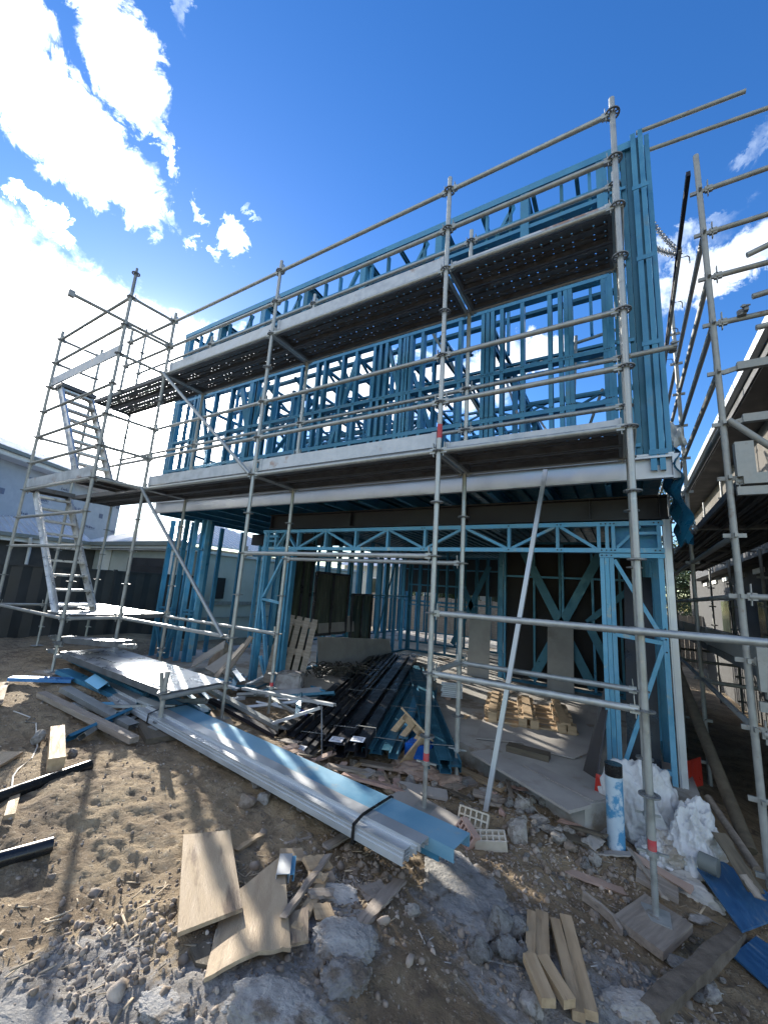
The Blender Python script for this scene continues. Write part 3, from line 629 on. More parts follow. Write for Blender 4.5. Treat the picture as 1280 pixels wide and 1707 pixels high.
wallx('garage_rear_wall', 8.6, -2.15, .35, FZL, 1.15, .52, BD, [(-1.75, .95, -.55, -1.5, .16), (-1.6, -1.5, -.35, .95, .16), (-.62, -.35, -.1, -1.5, .14), (-.62, -.35, .2, .4, .10)], (.45, -.4), 5)
bm = bmesh.new(); box(bm, (-.9, 8.75, -.2), (2.5, .02, 2.7)); obj('shade_backing', bm, pm('dark_shade_backing', (.018, .018, .020), (.035, .030, .028), 1.2, .8), hs)  # dark sheet added to block rear light and deepen the garage shade
bm = bmesh.new(); box(bm, (-4.3, 13.2, .6), (5.4, .02, 1.2)); obj('shade_backing', bm, 'eave', hs)  # another added dark sheet, standing in for shade at the back
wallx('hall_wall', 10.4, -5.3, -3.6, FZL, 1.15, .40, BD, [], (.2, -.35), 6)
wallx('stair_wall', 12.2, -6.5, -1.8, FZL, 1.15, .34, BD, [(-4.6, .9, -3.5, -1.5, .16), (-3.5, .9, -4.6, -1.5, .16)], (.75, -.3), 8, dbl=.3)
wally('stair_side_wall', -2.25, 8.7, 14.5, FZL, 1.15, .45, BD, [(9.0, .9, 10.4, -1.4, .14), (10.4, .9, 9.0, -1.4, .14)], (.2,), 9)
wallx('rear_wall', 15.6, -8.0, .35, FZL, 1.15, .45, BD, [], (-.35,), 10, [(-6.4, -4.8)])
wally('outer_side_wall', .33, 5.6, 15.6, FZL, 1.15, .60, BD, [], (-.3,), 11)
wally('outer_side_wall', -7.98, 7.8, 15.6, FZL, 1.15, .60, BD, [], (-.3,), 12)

# upper floor: front wall
g = part('upper_front_wall'); yu = YF+.07; Z0 = 1.43; ZP = 5.16
for p in ((Z0+.02, 'blue'), (2.06, 'blue'), (2.66, 'blue'), (3.55, 'blue'), (3.64, 'blue'), (4.25, 'blue')):
    cstud('plate', (-8.03, yu, p[0]), (.02, yu, p[0]), g, p[1], .09, .05)
cstud('top_plate', (-8.05, yu, ZP), (.30, yu, ZP), g, 'blue', .10, .09)
def ux(u): return XU[u]
XU = {}
for u, (x, y, z) in ((540, (-3.961,4.45,3.133)), (570, (-3.599,4.45,3.053)), (592, (-3.347,4.45,2.997)), (622, (-3.022,4.45,2.925)), (632, (-2.918,4.45,2.902)), (642, (-2.816,4.45,2.879)), (676, (-2.483,4.45,2.806)), (683, (-2.417,4.45,2.791)), (703, (-2.243,4.45,2.93)), (765, (-1.705,4.45,2.633)), (804, (-1.401,4.45,2.565)), (812, (-1.341,4.45,2.552)), (820, (-1.282,4.45,2.539)), (836, (-1.166,4.45,2.513)), (871, (-0.923,4.45,2.459)), (918, (-0.617,4.45,2.391)), (936, (-0.505,4.45,2.366)), (946, (-0.445,4.45,2.353)), (954, (-0.397,4.45,2.342)), (1012, (-0.066,4.45,2.269)), (1020, (-0.023,4.45,2.259)), (358, (-6.664,4.45,3.229)), (334, (-7.129,4.45,3.315)), (384, (-6.193,4.45,3.141)), (415, (-5.67,4.45,3.043)), (425, (-5.509,4.45,3.013)), (455, (-5.051,4.45,2.928)), (500, (-4.451,4.45,3.028)), (526, (-4.111,4.45,2.958)), (340, (-7.311,4.45,3.349))):
    XU[u] = x
    cstud('stud', (x, yu, Z0), (x, yu, 4.25), g, 'blue', .09, .045, flip=(u % 2 == 0))
for x in (-8.0, -7.93, -7.86): cstud('stud', (x, yu, Z0), (x, yu, ZP), g, 'blue', .09, .05)
for x in (-5.62, -5.5, -2.6, -2.52, -7.2): cstud('stud', (x, yu, Z0), (x, yu, 4.25), g, 'blue', .09, .05)
for k, (x, w) in enumerate(((.00, .045), (.055, .045), (.13, .04), (.185, .05))): cstud('stud', (x, yu+(.02 if k % 2 else 0), Z0), (x, yu+(.02 if k % 2 else 0), ZP-.02), g, 'blue_dark' if k % 2 else 'blue', .10, w)
cstud('corner_stud', (.29, yu-.03, Z0-.16), (.29, yu-.03, ZP+.08), g, 'blue', .12, .05); cstud('corner_stud', (.36, yu-.03, Z0-.16), (.36, yu-.03, ZP+.10), g, 'blue', .12, .045); cstud('corner_stud', (.245, yu+.03, Z0-.1), (.245, yu+.03, ZP), g, 'blue_dark', .10, .06); cstud('corner_stud', (.325, yu+.0, Z0-.1), (.325, yu+.0, ZP+.05), g, 'blue_dark', .10, .03); cstud('corner_stud', (.42, yu+.02, Z0-.1), (.42, yu+.02, ZP+.05), g, 'blue', .12, .045)
for z in (1.45, 2.6, 3.6, 4.5): 
    bm = bmesh.new(); box(bm, (.33, yu-.093, z), (.15, .004, .05)); obj('fixing_strap', bm, 'blue', g)
    bm = bmesh.new(); box(bm, (.12, yu-.052, z+.1), (.15, .004, .035)); obj('fixing_strap', bm, 'blue', g)
for (xa, za, xb, zb, w) in ((XU[1012]-.02, 3.55, XU[954], 3.55, .06), (-5.9, 1.5, -5.3, 3.5, .10), (-5.3, 1.5, -5.95, 3.5, .10), (XU[540]+.05, 1.5, XU[592], 3.5, .06), (-7.1, 3.5, -6.5, 1.5, .07), (XU[642], 3.5, XU[703], 1.5, .05)):
    cstud('wall_brace', (xa, yu+.01, za), (xb, yu+.01, zb), g, 'blue', .05, w)
bm = bmesh.new()
for u, x in XU.items():
    for z in (2.10, 2.66, 3.58): 
        for dx in (-.012, .012): extrude(bm, (x+dx, yu-.0465, z), (x+dx, yu-.052, z), circ(.006, 6))
obj('screw_heads', bm, 'beam', g)['kind'] = 'stuff'
# parapet outriggers: a box stud, then raking members running back and down to the roof
g = part('parapet'); px = [(-7.785,4.47,5.126), (-6.848,4.47,5.192), (-5.598,4.47,5.177), (-4.558,4.47,5.175), (-3.368,4.47,5.281), (-2.712,4.47,5.322), (-2.071,4.47,5.335), (-1.45,4.47,5.275), (-0.896,4.47,5.268), (-0.295,4.47,5.248), (-0.037,4.47,5.209)]
for i, p in enumerate(px):
    x = p[0]
    if i in (1, 2, 3, 4, 6, 8, 10):
        bm = bmesh.new(); box(bm, (x, yu+.02, 4.70), (.10, .13, .88)); obj('box_stud', bm, 'blue_dark' if i % 2 else 'blue', g)
        for dx in (.03, .10): cstud('outrigger', (x+dx, yu, 5.07), (x+dx, yu+1.25, 5.02), g, 'blue_dark', .07, .045, (0, 0, 1))
    else:
        cstud('outrigger', (x, yu, 5.07), (x, yu+1.25, 5.02), g, 'blue_dark', .07, .045, (0, 0, 1)); cstud('stud', (x+.05, yu+1.25, 3.7), (x+.05, yu+1.25, 5.0), g, 'blue', .07, .04)
for q in range(26):
    x = -7.6+q*.31
    if q % 3 != 1: cstud('stud', (x, yu+.05, 4.55), (x, yu+.05, 5.1), g, 'blue_dark' if q % 2 else 'blue', .06, .035)
    if q % 4 == 0: cstud('outrigger', (x+.1, yu+.05, 4.62), (x+.35, yu+.05, 5.08), g, 'blue', .06, .04)
for z in (4.60, 4.74): cstud('plate', (-8.0, yu+.02, z), (.2, yu+.02, z), g, 'blue', .09, .05)
for z, y in ((4.32, yu+1.28),): cstud('plate', (-8.0, y, z), (.2, y, z), g, 'blue_dark', .09, .045)
# upper floor: walls and trusses behind
UP = ['blue', 'blue', 'blue_dark']
wally('upper_side_wall', .33, 4.7, 15.6, Z0, 3.75, .55, UP, [(5.0, 1.5, 6.6, 3.6, .06), (9, 3.6, 11, 1.5, .06)], (2.6,), 21)
wally('upper_side_wall', -7.98, 4.7, 15.6, Z0, 3.75, .60, UP, [(5.0, 1.5, 6.6, 3.6, .06), (9, 3.6, 11, 1.5, .06)], (2.6,), 22)
wallx('upper_bedroom_wall', 7.8, -7.9, -4.2, Z0, 3.75, .60, UP, [(-7.2, 1.5, -6.2, 3.6, .06)], (2.6,), 23)
wallx('upper_hall_wall', 8.8, -3.4, -1.6, Z0, 3.75, .42, UP, [(-3.2, 3.6, -2.2, 1.5, .06)], (2.6,), 24)
wallx('upper_middle_wall', 11.4, -7.9, .3, Z0, 3.75, .62, UP, [(-6.5, 1.5, -5.2, 3.6, .06), (-2.6, 3.6, -1.4, 1.5, .06)], (2.6,), 25)
wallx('upper_rear_wall', 15.6, -8, .33, Z0, 3.75, .62, UP, [], (2.6,), 26)
wally('upper_inner_wall', -3.3, 6.2, 11.4, Z0, 3.75, .55, UP, [(6.4, 3.6, 7.6, 1.5, .06)], (2.6,), 27)
wally('upper_inner_wall', -5.5, 7.8, 13.0, Z0, 3.75, .55, UP, [(8, 1.5, 9.4, 3.6, .06)], (2.6,), 28)
wallx('upper_bathroom_wall', 6.3, -6.6, -3.3, Z0, 3.75, .45, UP, [(-6.2, 3.6, -5.2, 1.5, .06), (-4.6, 1.5, -3.7, 3.6, .06)], (2.3, 3.1), 41)
wallx('upper_robe_wall', 9.9, -7.9, -.8, Z0, 3.75, .45, UP, [(-5, 3.6, -3.8, 1.5, .06), (-2.4, 1.5, -1.4, 3.6, .06)], (2.3, 3.1), 42)
wallx('upper_study_wall', 13.3, -7.9, .3, Z0, 3.75, .55, UP, [(-7, 3.6, -5.6, 1.5, .06), (-1.6, 1.5, -.4, 3.6, .06)], (2.2, 3.0), 43)
wally('upper_inner_wall', -1.5, 6.6, 12.0, Z0, 3.75, .6, UP, [(6.8, 3.6, 8.4, 1.5, .06)], (2.6,), 44)
wallx('upper_nib_wall', 5.5, -7.6, -1.9, Z0, 3.75, .38, UP, [(-7.0, 3.6, -6.2, 1.5, .06), (-4.2, 1.5, -3.4, 3.6, .06), (-2.9, 3.6, -2.2, 1.5, .06)], (2.2, 3.05), 51)
g = part('roof_trusses')
def truss(a, b, z0, z1, n, g, w=.05):
    a = Vector(a); b = Vector(b); sd_ = (b-a).normalized().cross(Vector((0, 0, 1)))
    for z in (z0, z1): cstud('chord', (a.x, a.y, z), (b.x, b.y, z), g, 'blue_dark', .05, w, tuple(sd_))
    for i in range(n):
        p = a.lerp(b, i/n); q = a.lerp(b, (i+1)/n)
        cstud('truss_web', (p.x, p.y, z0 if i % 2 else z1), (q.x, q.y, z1 if i % 2 else z0), g, 'blue_dark', .04, .035, tuple(sd_))
for i, x in enumerate((-7.2, -6.4, -5.6, -4.8, -4.0, -3.2, -2.4, -1.6)): truss((x, 5.4, 0), (x, 11.4, 0), 3.82, 4.12, 9, g, .04)
for i, y in enumerate((6.6, 8.2, 9.8, 11.4, 13.0, 14.6)): truss((-7.9, y, 0), (.3, y, 0), 2.5 if y > 12 else 3.78, 2.85 if y > 12 else 4.05, 12, g, .04)
for (xa, xb, y, z0_, z1_, n_) in ((-2.3, .3, 7.0, 3.15, 3.42, 5), (-2.6, .3, 9.2, 2.75, 3.05, 6), (-3.0, .3, 10.8, 2.0, 2.35, 7), (-7.8, -3.5, 7.2, 3.3, 3.6, 8), (-7.8, -3.5, 9.0, 2.2, 2.5, 8), (-3.2, .3, 14.2, 3.4, 3.8, 6)):
    truss((xa, y, 0), (xb, y, 0), z0_, z1_, n_, g, .04)
for (a, b) in (((-.9, 5.6, 1.5), (-1.9, 7.4, 4.4)), ((-2.6, 5.4, 4.3), (-1.2, 6.8, 1.5)), ((-4.4, 5.2, 4.2), (-3.4, 6.6, 1.5)), ((-6.6, 5.2, 1.5), (-5.6, 6.2, 4.2)), ((-.4, 6.5, 1.6), (-1.6, 9.0, 4.2)), ((-.2, 8.0, 4.0), (-1.4, 10.0, 1.6)), ((-5.0, 6.0, 4.2), (-4.2, 8.0, 1.6)), ((-7.4, 6.0, 4.2), (-6.4, 9.0, 1.6))):
    cstud('raking_brace', a, b, g, 'galv_old' if a[0] > -3 else 'blue_dark', .07, .04)
# handrail of temporary tubes inside the upper floor
up = thing('edge_protection', 'temporary tube handrails seen through the upper storey beside its corner studs', 'handrail', (0, 0, 0))
for a, b in (((-0.554,6,3.803), (0.15,6,3.89)), ((-0.571,7.2,4.359), (-0.057,7.2,4.301)), ((-0.467,6.4,3.759), (0.102,6.4,3.691)), ((-0.539,6,2.591), (-0.469,6,3.93))): ledger(up, a, b, 'rail', 'galv_old', heads=False)
# inner rail running on past the corner, with its coupler
ledger(up, (.083, Y1, Z(4)), (.50, Y1+.02, Z(4)+.02), 'rail', 'galv_old', heads=False); coupler(up, (.47, Y1+.06, Z(4)+.02))

# ---------------------------------------------------------------- right-hand neighbour: scaffolding, house
ns = thing('scaffolding', 'lug-and-wedge tube scaffolding with plank decks along the dark house beside the open frame', 'scaffolding', (0, 0, 0))
def lug_mesh():
    bm = bmesh.new()
    for a in range(4):
        d = Vector((math.cos(a*math.pi/2), math.sin(a*math.pi/2), 0)); bar(bm, d*.022, d*.075, .034, .022, (0, 0, 1))
    return mesh('lug', bm, 'galv_old')
LUG = lug_mesh()
NX = [.795, 2.02]; NY = [4.25, 6.70, 9.15, 11.6, 14.0]; NZ = [4.03-.487*i for i in range(13)]
for j, y in enumerate(NY):
    for i, x in enumerate(NX):
        bm = bmesh.new(); tube(bm, (x, y, -2.3), (x, y, 4.47 if i == 0 else 3.0), .0245, 14); s = obj('standard', bm, 'galv_old', ns, smooth=.6)
        for z in NZ[(0 if i == 0 else 3):]: inst('lug', LUG, s, (x, y, z))
def kledger(p, q, name='ledger'):
    p = Vector(p); q = Vector(q); d = (q-p).normalized(); bm = bmesh.new(); tube(bm, p+d*.05, q-d*.05, .0242, 12)
    for e, s in ((p, 1), (q, -1)):
        bar(bm, e+d*s*.04, e+d*s*.10, .06, .03, (0, 0, 1)); bar(bm, e+d*s*.062+Vector((0, 0, -.07)), e+d*s*.066+Vector((0, 0, .10)), .008, .030, d)
    return obj(name, bm, 'galv_old', ns, smooth=.6)
for k in (0, 1, 2, 3): kledger((NX[0], NY[0], NZ[k]), (2.6, NY[0], NZ[k]), 'guard_rail')
for k in (4, 5):
    bm = bmesh.new(); bar(bm, (NX[0]+.13, NY[0], NZ[k]+.03), (NX[1], NY[0], NZ[k]+.03), .07, .05, (0, 0, 1)); bar(bm, (NX[0]+.03, NY[0], NZ[k]-.005), (NX[0]+.14, NY[0], NZ[k]+.02), .04, .02, (0, 0, 1)); obj('transom', bm, 'galv_old', ns)
for k in (8, 9): kledger((NX[0], NY[0], NZ[k]), (NX[1], NY[0], NZ[k]))
for j in range(4):
    for k in (1, 2, 3, 4, 5, 7, 8, 10): kledger((NX[0], NY[j], NZ[k]), (NX[0], NY[j+1], NZ[k]), 'guard_rail')
    for k in (6, 10): kledger((NX[0], NY[j], NZ[k]-.03), (NX[1], NY[j], NZ[k]-.03), 'transom')
    for zd in (NZ[6]+.03, NZ[9]-.06):
        for i in range(4): plank(ns, (1.0+.25*i, NY[j]+.02, zd), (1.0+.25*i, NY[j+1]-.02, zd), .243, 'wood_dark', 'deck_plank')
    toe(ns, (.90, NY[j]+.05, NZ[9]+.04), (.90, NY[j+1]-.05, NZ[9]+.04), .20, .03, 'galv_old')
ledger(ns, (NX[0]+.03, NY[0]-.04, NZ[5]+.02), (1.75, NY[0]-.04, NZ[7]-.05), 'diagonal_brace', 'galv_old', heads=False, r=.026)
for z, w in ((NZ[6]-.02, .30), (NZ[9]-.22, .32)):
    bm = bmesh.new(); box(bm, (NX[0]+.11, NY[0]-.01, z+.17), (.12, .09, w)); box(bm, (NX[0]+.36, NY[0]-.02, z+.0), (.55, .07, .09)); box(bm, (NX[0]+.19, NY[0]-.02, z-.10), (.30, .05, .07)); obj('plank_bracket', bm, 'galv_old', ns)
bm = bmesh.new(); box(bm, (1.65, NY[0], NZ[6]+.35), (.9, .03, .25)); obj('end_toe_board', bm, 'toe', ns)
for a, b in (((1.042,4.1,3.072), (1.26,4.1,3.139)), ((1.043,4.1,2.659), (1.218,4.1,2.677)), ((1.042,4.1,2.361), (1.19,4.1,2.371))):
    ledger(ns, a, Vector(a)+(Vector(b)-Vector(a))*4, 'tube_end', 'galv_old', heads=False)
coupler(ns, Vector((0.991,4.22,2.598)), mat='rosette')
# tubes that run off from the far side of the frame towards the neighbour
tt = thing('tie_tubes', 'pair of long bare tubes reaching past the top corner of the frame', 'scaffold tubes', (0, 0, 0))
a = Vector((1.361,4.75,5.58)); b = Vector((0.352,4.75,5.668)); ledger(tt, a, b, 'tube', 'galv_old', heads=False)
a = Vector((1.653,4.9,5.398)); b = Vector((0.348,4.9,5.521)); ledger(tt, a, b, 'tube', 'galv_old', heads=False)
# flat galvanised member with hooks along the side of the frame, and the chain tied to it
sr = thing('gutter_rail', 'long flat metal rail with small hooks running back along the side of the upper storey', 'rail', (0, 0, 0))
a = Vector((0.62,3.577,3.6)); b = Vector((0.62,6.535,3.363)); dd = (b-a)
for t0, t1, m, w in ((0, .34, 'beam', .05), (.26, 1., 'galv_old', .05), (.28, .62, 'beam', .05), (.58, 1.0, 'beam', .06)):
    bm = bmesh.new(); off = Vector((.02 if m == 'beam' else -.0, 0, .015 if m == 'beam' else 0)); bar(bm, a+dd*t0+off-Vector((.03 if m == 'beam' else 0, 0, 0)), a+dd*t1+off-Vector((.03 if m == 'beam' else 0, 0, 0)), w, .03, (0, 0, 1)); obj('flat_bar', bm, m, sr)
for t in (.3, .52, .68, .80, .90):
    p = a+dd*t; bm = bmesh.new(); path_tube(bm, [p+Vector((.0, 0, .0)), p+Vector((.07, 0, .0)), p+Vector((.085, 0, -.02)), p+Vector((.085, 0, -.09))], .006, 6); obj('hook', bm, 'rosette', sr, smooth=1)
def chain(name, label, p, q, sag, n):
    bm = bmesh.new(); p = Vector(p); q = Vector(q)
    for i in range(n):
        t = (i+.5)/n; c = p.lerp(q, t)+Vector((0, 0, -sag*4*t*(1-t))); t2 = t+.01; c2 = p.lerp(q, t2)+Vector((0, 0, -sag*4*t2*(1-t2)))
        d, x, y = frame_of(c2-c); 
        if i % 2: x, y = y, -x
        l = (q-p).length/n*.62; ring = []
        for k in range(10):
            an = 2*math.pi*k/10; cc = c+d*math.cos(an)*l+x*math.sin(an)*l*.62; o_ = (d*math.cos(an)+x*math.sin(an)).normalized()
            ring.append([bm.verts.new(cc+(o_*math.cos(2*math.pi*m/5)+y*math.sin(2*math.pi*m/5))*.0055) for m in range(5)])
        for k in range(10):
            for m in range(5): bm.faces.new((ring[k][m], ring[k][(m+1) % 5], ring[(k+1) % 10][(m+1) % 5], ring[(k+1) % 10][m]))
    return tag(obj(name, bm, 'rosette', smooth=1), label, 'chain')
chain('chain', 'upper steel chain sagging from the corner stud to the hooked rail', (0.5,5.542,5.135), (0.62,4.438,3.593), .05, 24)
chain('chain', 'lower steel chain, nearly straight, from the corner stud to the hooked rail', (0.5,5.715,4.853), (0.62,4.456,3.566), .03, 18)
# neighbour house on the right
nh = thing('neighbour_house', 'dark-eaved two storey house with brown cladding, in shade at the far right', 'house', (0, 0, 0))
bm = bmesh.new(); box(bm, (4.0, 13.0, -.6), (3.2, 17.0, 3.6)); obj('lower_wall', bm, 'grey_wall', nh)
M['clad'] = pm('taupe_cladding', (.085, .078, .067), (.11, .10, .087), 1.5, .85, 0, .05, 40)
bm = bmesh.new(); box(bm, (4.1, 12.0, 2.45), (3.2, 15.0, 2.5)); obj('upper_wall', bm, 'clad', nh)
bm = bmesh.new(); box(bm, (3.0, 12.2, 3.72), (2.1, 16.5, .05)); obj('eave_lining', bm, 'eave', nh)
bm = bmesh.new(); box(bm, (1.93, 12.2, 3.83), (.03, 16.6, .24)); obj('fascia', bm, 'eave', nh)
bm = bmesh.new(); extrude(bm, (1.86, 3.9, 3.93), (1.86, 20.5, 3.93), [(-.06, -.05), (.06, -.06), (.06, .06), (.045, .06), (.045, -.04), (-.045, -.035), (-.045, .05), (-.06, .05)], (0, 0, 1)); obj('gutter', bm, 'galv', nh)
bm = bmesh.new(); a = [bm.verts.new(v) for v in ((1.95, 3.9, 3.96), (1.95, 20.5, 3.96), (4.6, 20.5, 5.3), (4.6, 3.9, 5.3))]; bm.faces.new(a); bmesh.ops.solidify(bm, geom=bm.faces[:], thickness=.05); obj('roof', bm, 'eave', nh)
bm = bmesh.new(); box(bm, (3.1, 11.5, 1.16), (2.0, 14.0, .24)); obj('balcony_slab', bm, 'eave', nh)
for i in range(8):
    y = 6.2+i*1.6; bm = bmesh.new(); box(bm, (2.38, y, .88), (.05, .7, .10)); obj('light_strip_block', bm, 'white', nh)  # white pieces stand in for the bright strip of light under the slab
for (y, z, w, h) in ((9.1, -.35, .9, 1.3), (10.9, -.35, .7, 1.2), (14.5, -.3, 1.0, 1.2)):
    f = bmesh.new(); box(f, (2.39, y, z), (.04, w+.12, h+.12)); fo = obj('window', f, 'eave', nh); f = bmesh.new(); box(f, (2.365, y, z), (.02, w, h)); obj('pane', f, 'glass', fo)
bm = bmesh.new(); path_tube(bm, [(2.3, 7.5, 1.0), (2.3, 7.6, .55), (2.3, 7.7, .45), (2.3, 9.5, .42)], .035, 8); obj('waste_pipe', bm, 'black_plastic', nh, smooth=1)
bm = bmesh.new(); tube(bm, (2.35, 6.6, 1.95), (2.35, 6.6, 2.5), .06); obj('red_post', bm, pm('dark_red_paint', (.12, .02, .02)), nh, smooth=.6)
# retaining edge and dark stuff in the alley
for i, (p, q, r_, m) in enumerate((((0.468,6.4,-0.554), (0.76,4.6,-1.821), .05, 'wood_dark'), ((0.569,5,-1.642), (0.758,4.4,-1.848), .03, 'wood_grey'), ((0.681,7,-1.266), (0.745,5.6,-1.646), .03, 'wood_dark'))):
    bm = bmesh.new(); tube(bm, p, q, r_, 9); tag(obj('leaning_pole', bm, m, smooth=.8), ['thick dark pole leaning down the shaded alley beside the right-hand scaffolding', 'thin grey pole lying low beside the base of the right-hand scaffolding', 'short dark pole half hidden deep in the shaded alley'][i], 'pole')

# ---------------------------------------------------------------- left: fence, neighbouring house
fn = thing('fence', 'charcoal ribbed steel panel fence behind the stair tower', 'fence', (0, 0, 0))
yy = -7.0
while yy < 7.3:
    bm = bmesh.new(); n = 14; y0_ = yy; pr = []
    for i in range(n+1):
        y = y0_+i*2.37/n; pr.append((y, .0 if i % 2 else .028))
    lo = []; hi = []
    for (y, dx) in pr:
        lo.append(bm.verts.new((-10.3+dx, y, -1.95))); hi.append(bm.verts.new((-10.3+dx, y, .0)))
    for i in range(n): bm.faces.new((lo[i], lo[i+1], hi[i+1], hi[i]))
    obj('panel', bm, 'fence', fn)
    bm = bmesh.new(); box(bm, (-10.29, yy, -.95), (.07, .06, 2.0)); obj('post', bm, 'fence', fn)
    bm = bmesh.new(); box(bm, (-10.29, yy+1.18, .01), (.06, 2.31, .035)); obj('rail', bm, 'fence', fn)
    yy += 2.4
nl = thing('neighbour_house', 'pale roofed neighbouring house with silver wrapped upper storey and dark garage door, beyond the fence', 'house', (0, 0, 0))
# lower part: front wall facing the site, garage door, hip roof
bm = bmesh.new(); box(bm, (-14.2, 9.6, -.6), (6.2, 4.6, 3.0)); obj('lower_wall', bm, 'render', nl)
bm = bmesh.new(); box(bm, (-12.95, 7.27, -.65), (2.6, .06, 2.3)); gd = obj('garage_door', bm, pm('dark_garage_door', (.035, .033, .042), (.045, .043, .05), 2, .5), nl)
for i in range(12):
    bm = bmesh.new(); box(bm, (-12.95, 7.235, .35-i*.19), (2.56, .012, .165)); obj('slat', bm, 'fence', gd)
bm = bmesh.new(); box(bm, (-21, 6.0, -.6), (8.6, 9.0, 3.0)); obj('lower_wall', bm, 'grey_wall', nl)
bm = bmesh.new(); box(bm, (-14.2, 7.0, .83), (6.9, .05, .20)); box(bm, (-16.4, 3.2, .83), (.05, 8.0, .20)); obj('fascia', bm, 'white', nl)
bm = bmesh.new(); box(bm, (-14.0, 6.93, .93), (6.6, .11, .12)); box(bm, (-16.3, 3.0, .93), (.11, 8.0, .12)); obj('gutter', bm, 'gutter', nl)
bm = bmesh.new(); box(bm, (-14.0, 7.25, .76), (6.4, .55, .03)); box(bm, (-16.7, 3.0, .76), (.7, 8.0, .03)); obj('eave_lining', bm, 'white', nl)
for x in (-15.6, -11.45): 
    bm = bmesh.new(); box(bm, (x, 7.15, -.6), (.25, .25, 2.7)); obj('pillar', bm, 'white', nl)
bm = bmesh.new(); path_tube(bm, [(-16.25, 5.2, .9), (-16.28, 5.22, .72), (-16.45, 5.3, .55), (-16.5, 5.32, .4), (-16.5, 5.32, -1.8)], .05, 10); obj('downpipe', bm, 'white', nl, smooth=1)
def roofsheet(name, pts, pitch_dir, parent, mat='roof', pitch=.19):
    """corrugated sheet over the polygon pts; ribs follow pitch_dir"""
    P = [Vector(p) for p in pts]; nrm_ = (P[1]-P[0]).cross(P[2]-P[0]).normalized()
    bm = bmesh.new(); vs = [bm.verts.new(p) for p in P]; f = bm.faces.new(vs); r = bmesh.ops.extrude_face_region(bm, geom=[f]); 
    for v in r['geom']:
        if isinstance(v, bmesh.types.BMVert): v.co -= Vector((0, 0, .05))
    d = Vector(pitch_dir).normalized(); s = nrm_.cross(d).normalized(); u0 = min(s.dot(p) for p in P); u1 = max(s.dot(p) for p in P); u = u0+.05
    while u < u1:
        hits = []
        for a, b in zip(P, P[1:]+P[:1]):
            da, db = s.dot(a)-u, s.dot(b)-u
            if (da < 0) != (db < 0): hits.append(a.lerp(b, da/(da-db)))
        if len(hits) >= 2 and (hits[0]-hits[1]).length > .1: bar(bm, hits[0]+Vector((0, 0, .012)), hits[1]+Vector((0, 0, .012)), .03, .03, (0, 0, 1))
        u += pitch
    return obj(name, bm, mat, parent)
roofsheet('roof', [(-17.2, 6.95, .99), (-10.7, 6.95, .99), (-13.2, 9.6, 2.0), (-17.2, 9.6, 2.0)], (0, 2.65, 1), nl)
roofsheet('roof', [(-10.7, 6.95, .99), (-10.7, 12.2, .99), (-13.2, 9.6, 2.0)], (-2.5, 0, 1), nl)
roofsheet('roof', [(-16.25, -1.0, .99), (-16.25, 6.95, .99), (-18.8, 6.95, 2.0), (-18.8, -1.0, 2.0)], (-2.5, 0, 1), nl)
# upper storey, turned towards the site
A = Vector((-15.2, 1.6, 0)); B = Vector((-20.2, 10.4, 0)); ed = (B-A).normalized(); nd = Vector((-ed.y, ed.x, 0)); 
if nd.x > 0: nd = -nd
A2 = A-ed*6; wl = (B-A2).length
def UW(t, off, z): return A2+ed*t+nd*off+Vector((0, 0, z))
bm = bmesh.new(); vs = [UW(0, .6, -.5), UW(wl-.6, .6, -.5), UW(wl-.6, 7, -.5), UW(0, 7, -.5), UW(0, .6, 3.5), UW(wl-.6, .6, 3.5), UW(wl-.6, 7, 3.5), UW(0, 7, 3.5)]
v = [bm.verts.new(p) for p in vs]
for f in ((0, 1, 5, 4), (1, 2, 6, 5), (2, 3, 7, 6), (3, 0, 4, 7)): bm.faces.new([v[i] for i in f])
uw = obj('upper_wall', bm, 'wrap', nl)
bm = bmesh.new()
for (o0, o1, z0, z1) in ((-.02, .03, 3.42, 3.62), (.0, .62, 3.40, 3.43)):
    v = [bm.verts.new(UW(t, o, z)) for z in (z0, z1) for (t, o) in ((-.3, o0), (wl, o0), (wl, o1), (-.3, o1))]
    for f in ((0, 1, 5, 4), (1, 2, 6, 5), (2, 3, 7, 6), (3, 0, 4, 7), (0, 3, 2, 1), (4, 5, 6, 7)): bm.faces.new([v[i] for i in f])
obj('fascia', bm, 'white', nl)
bm = bmesh.new(); bar(bm, UW(-.3, -.08, 3.60), UW(wl+.05, -.08, 3.60), .11, .12, (0, 0, 1)); obj('gutter', bm, 'gutter', nl)
roofsheet('roof', [UW(-.3, -.08, 3.67), UW(wl, -.08, 3.67), UW(wl-3.2, 3.6, 5.0), UW(-.3, 3.6, 5.0)], nd*3.6+Vector((0, 0, 1.3)), nl)
# window opening with a dark frame in the wrapped wall
for t in (8.1,):
    bm = bmesh.new(); v = [UW(t, .58, 1.5), UW(t+.9, .58, 1.5), UW(t+.9, .58, 3.0), UW(t, .58, 3.0)]; bm.faces.new([bm.verts.new(p) for p in v]); wd = obj('window', bm, 'dark', nl)
    for a, b in ((0, 1), (1, 2), (2, 3), (3, 0)):
        bm = bmesh.new(); bar(bm, v[a]-nd*.03, v[b]-nd*.03, .07, .07, nd); obj('frame', bm, 'eave', wd)
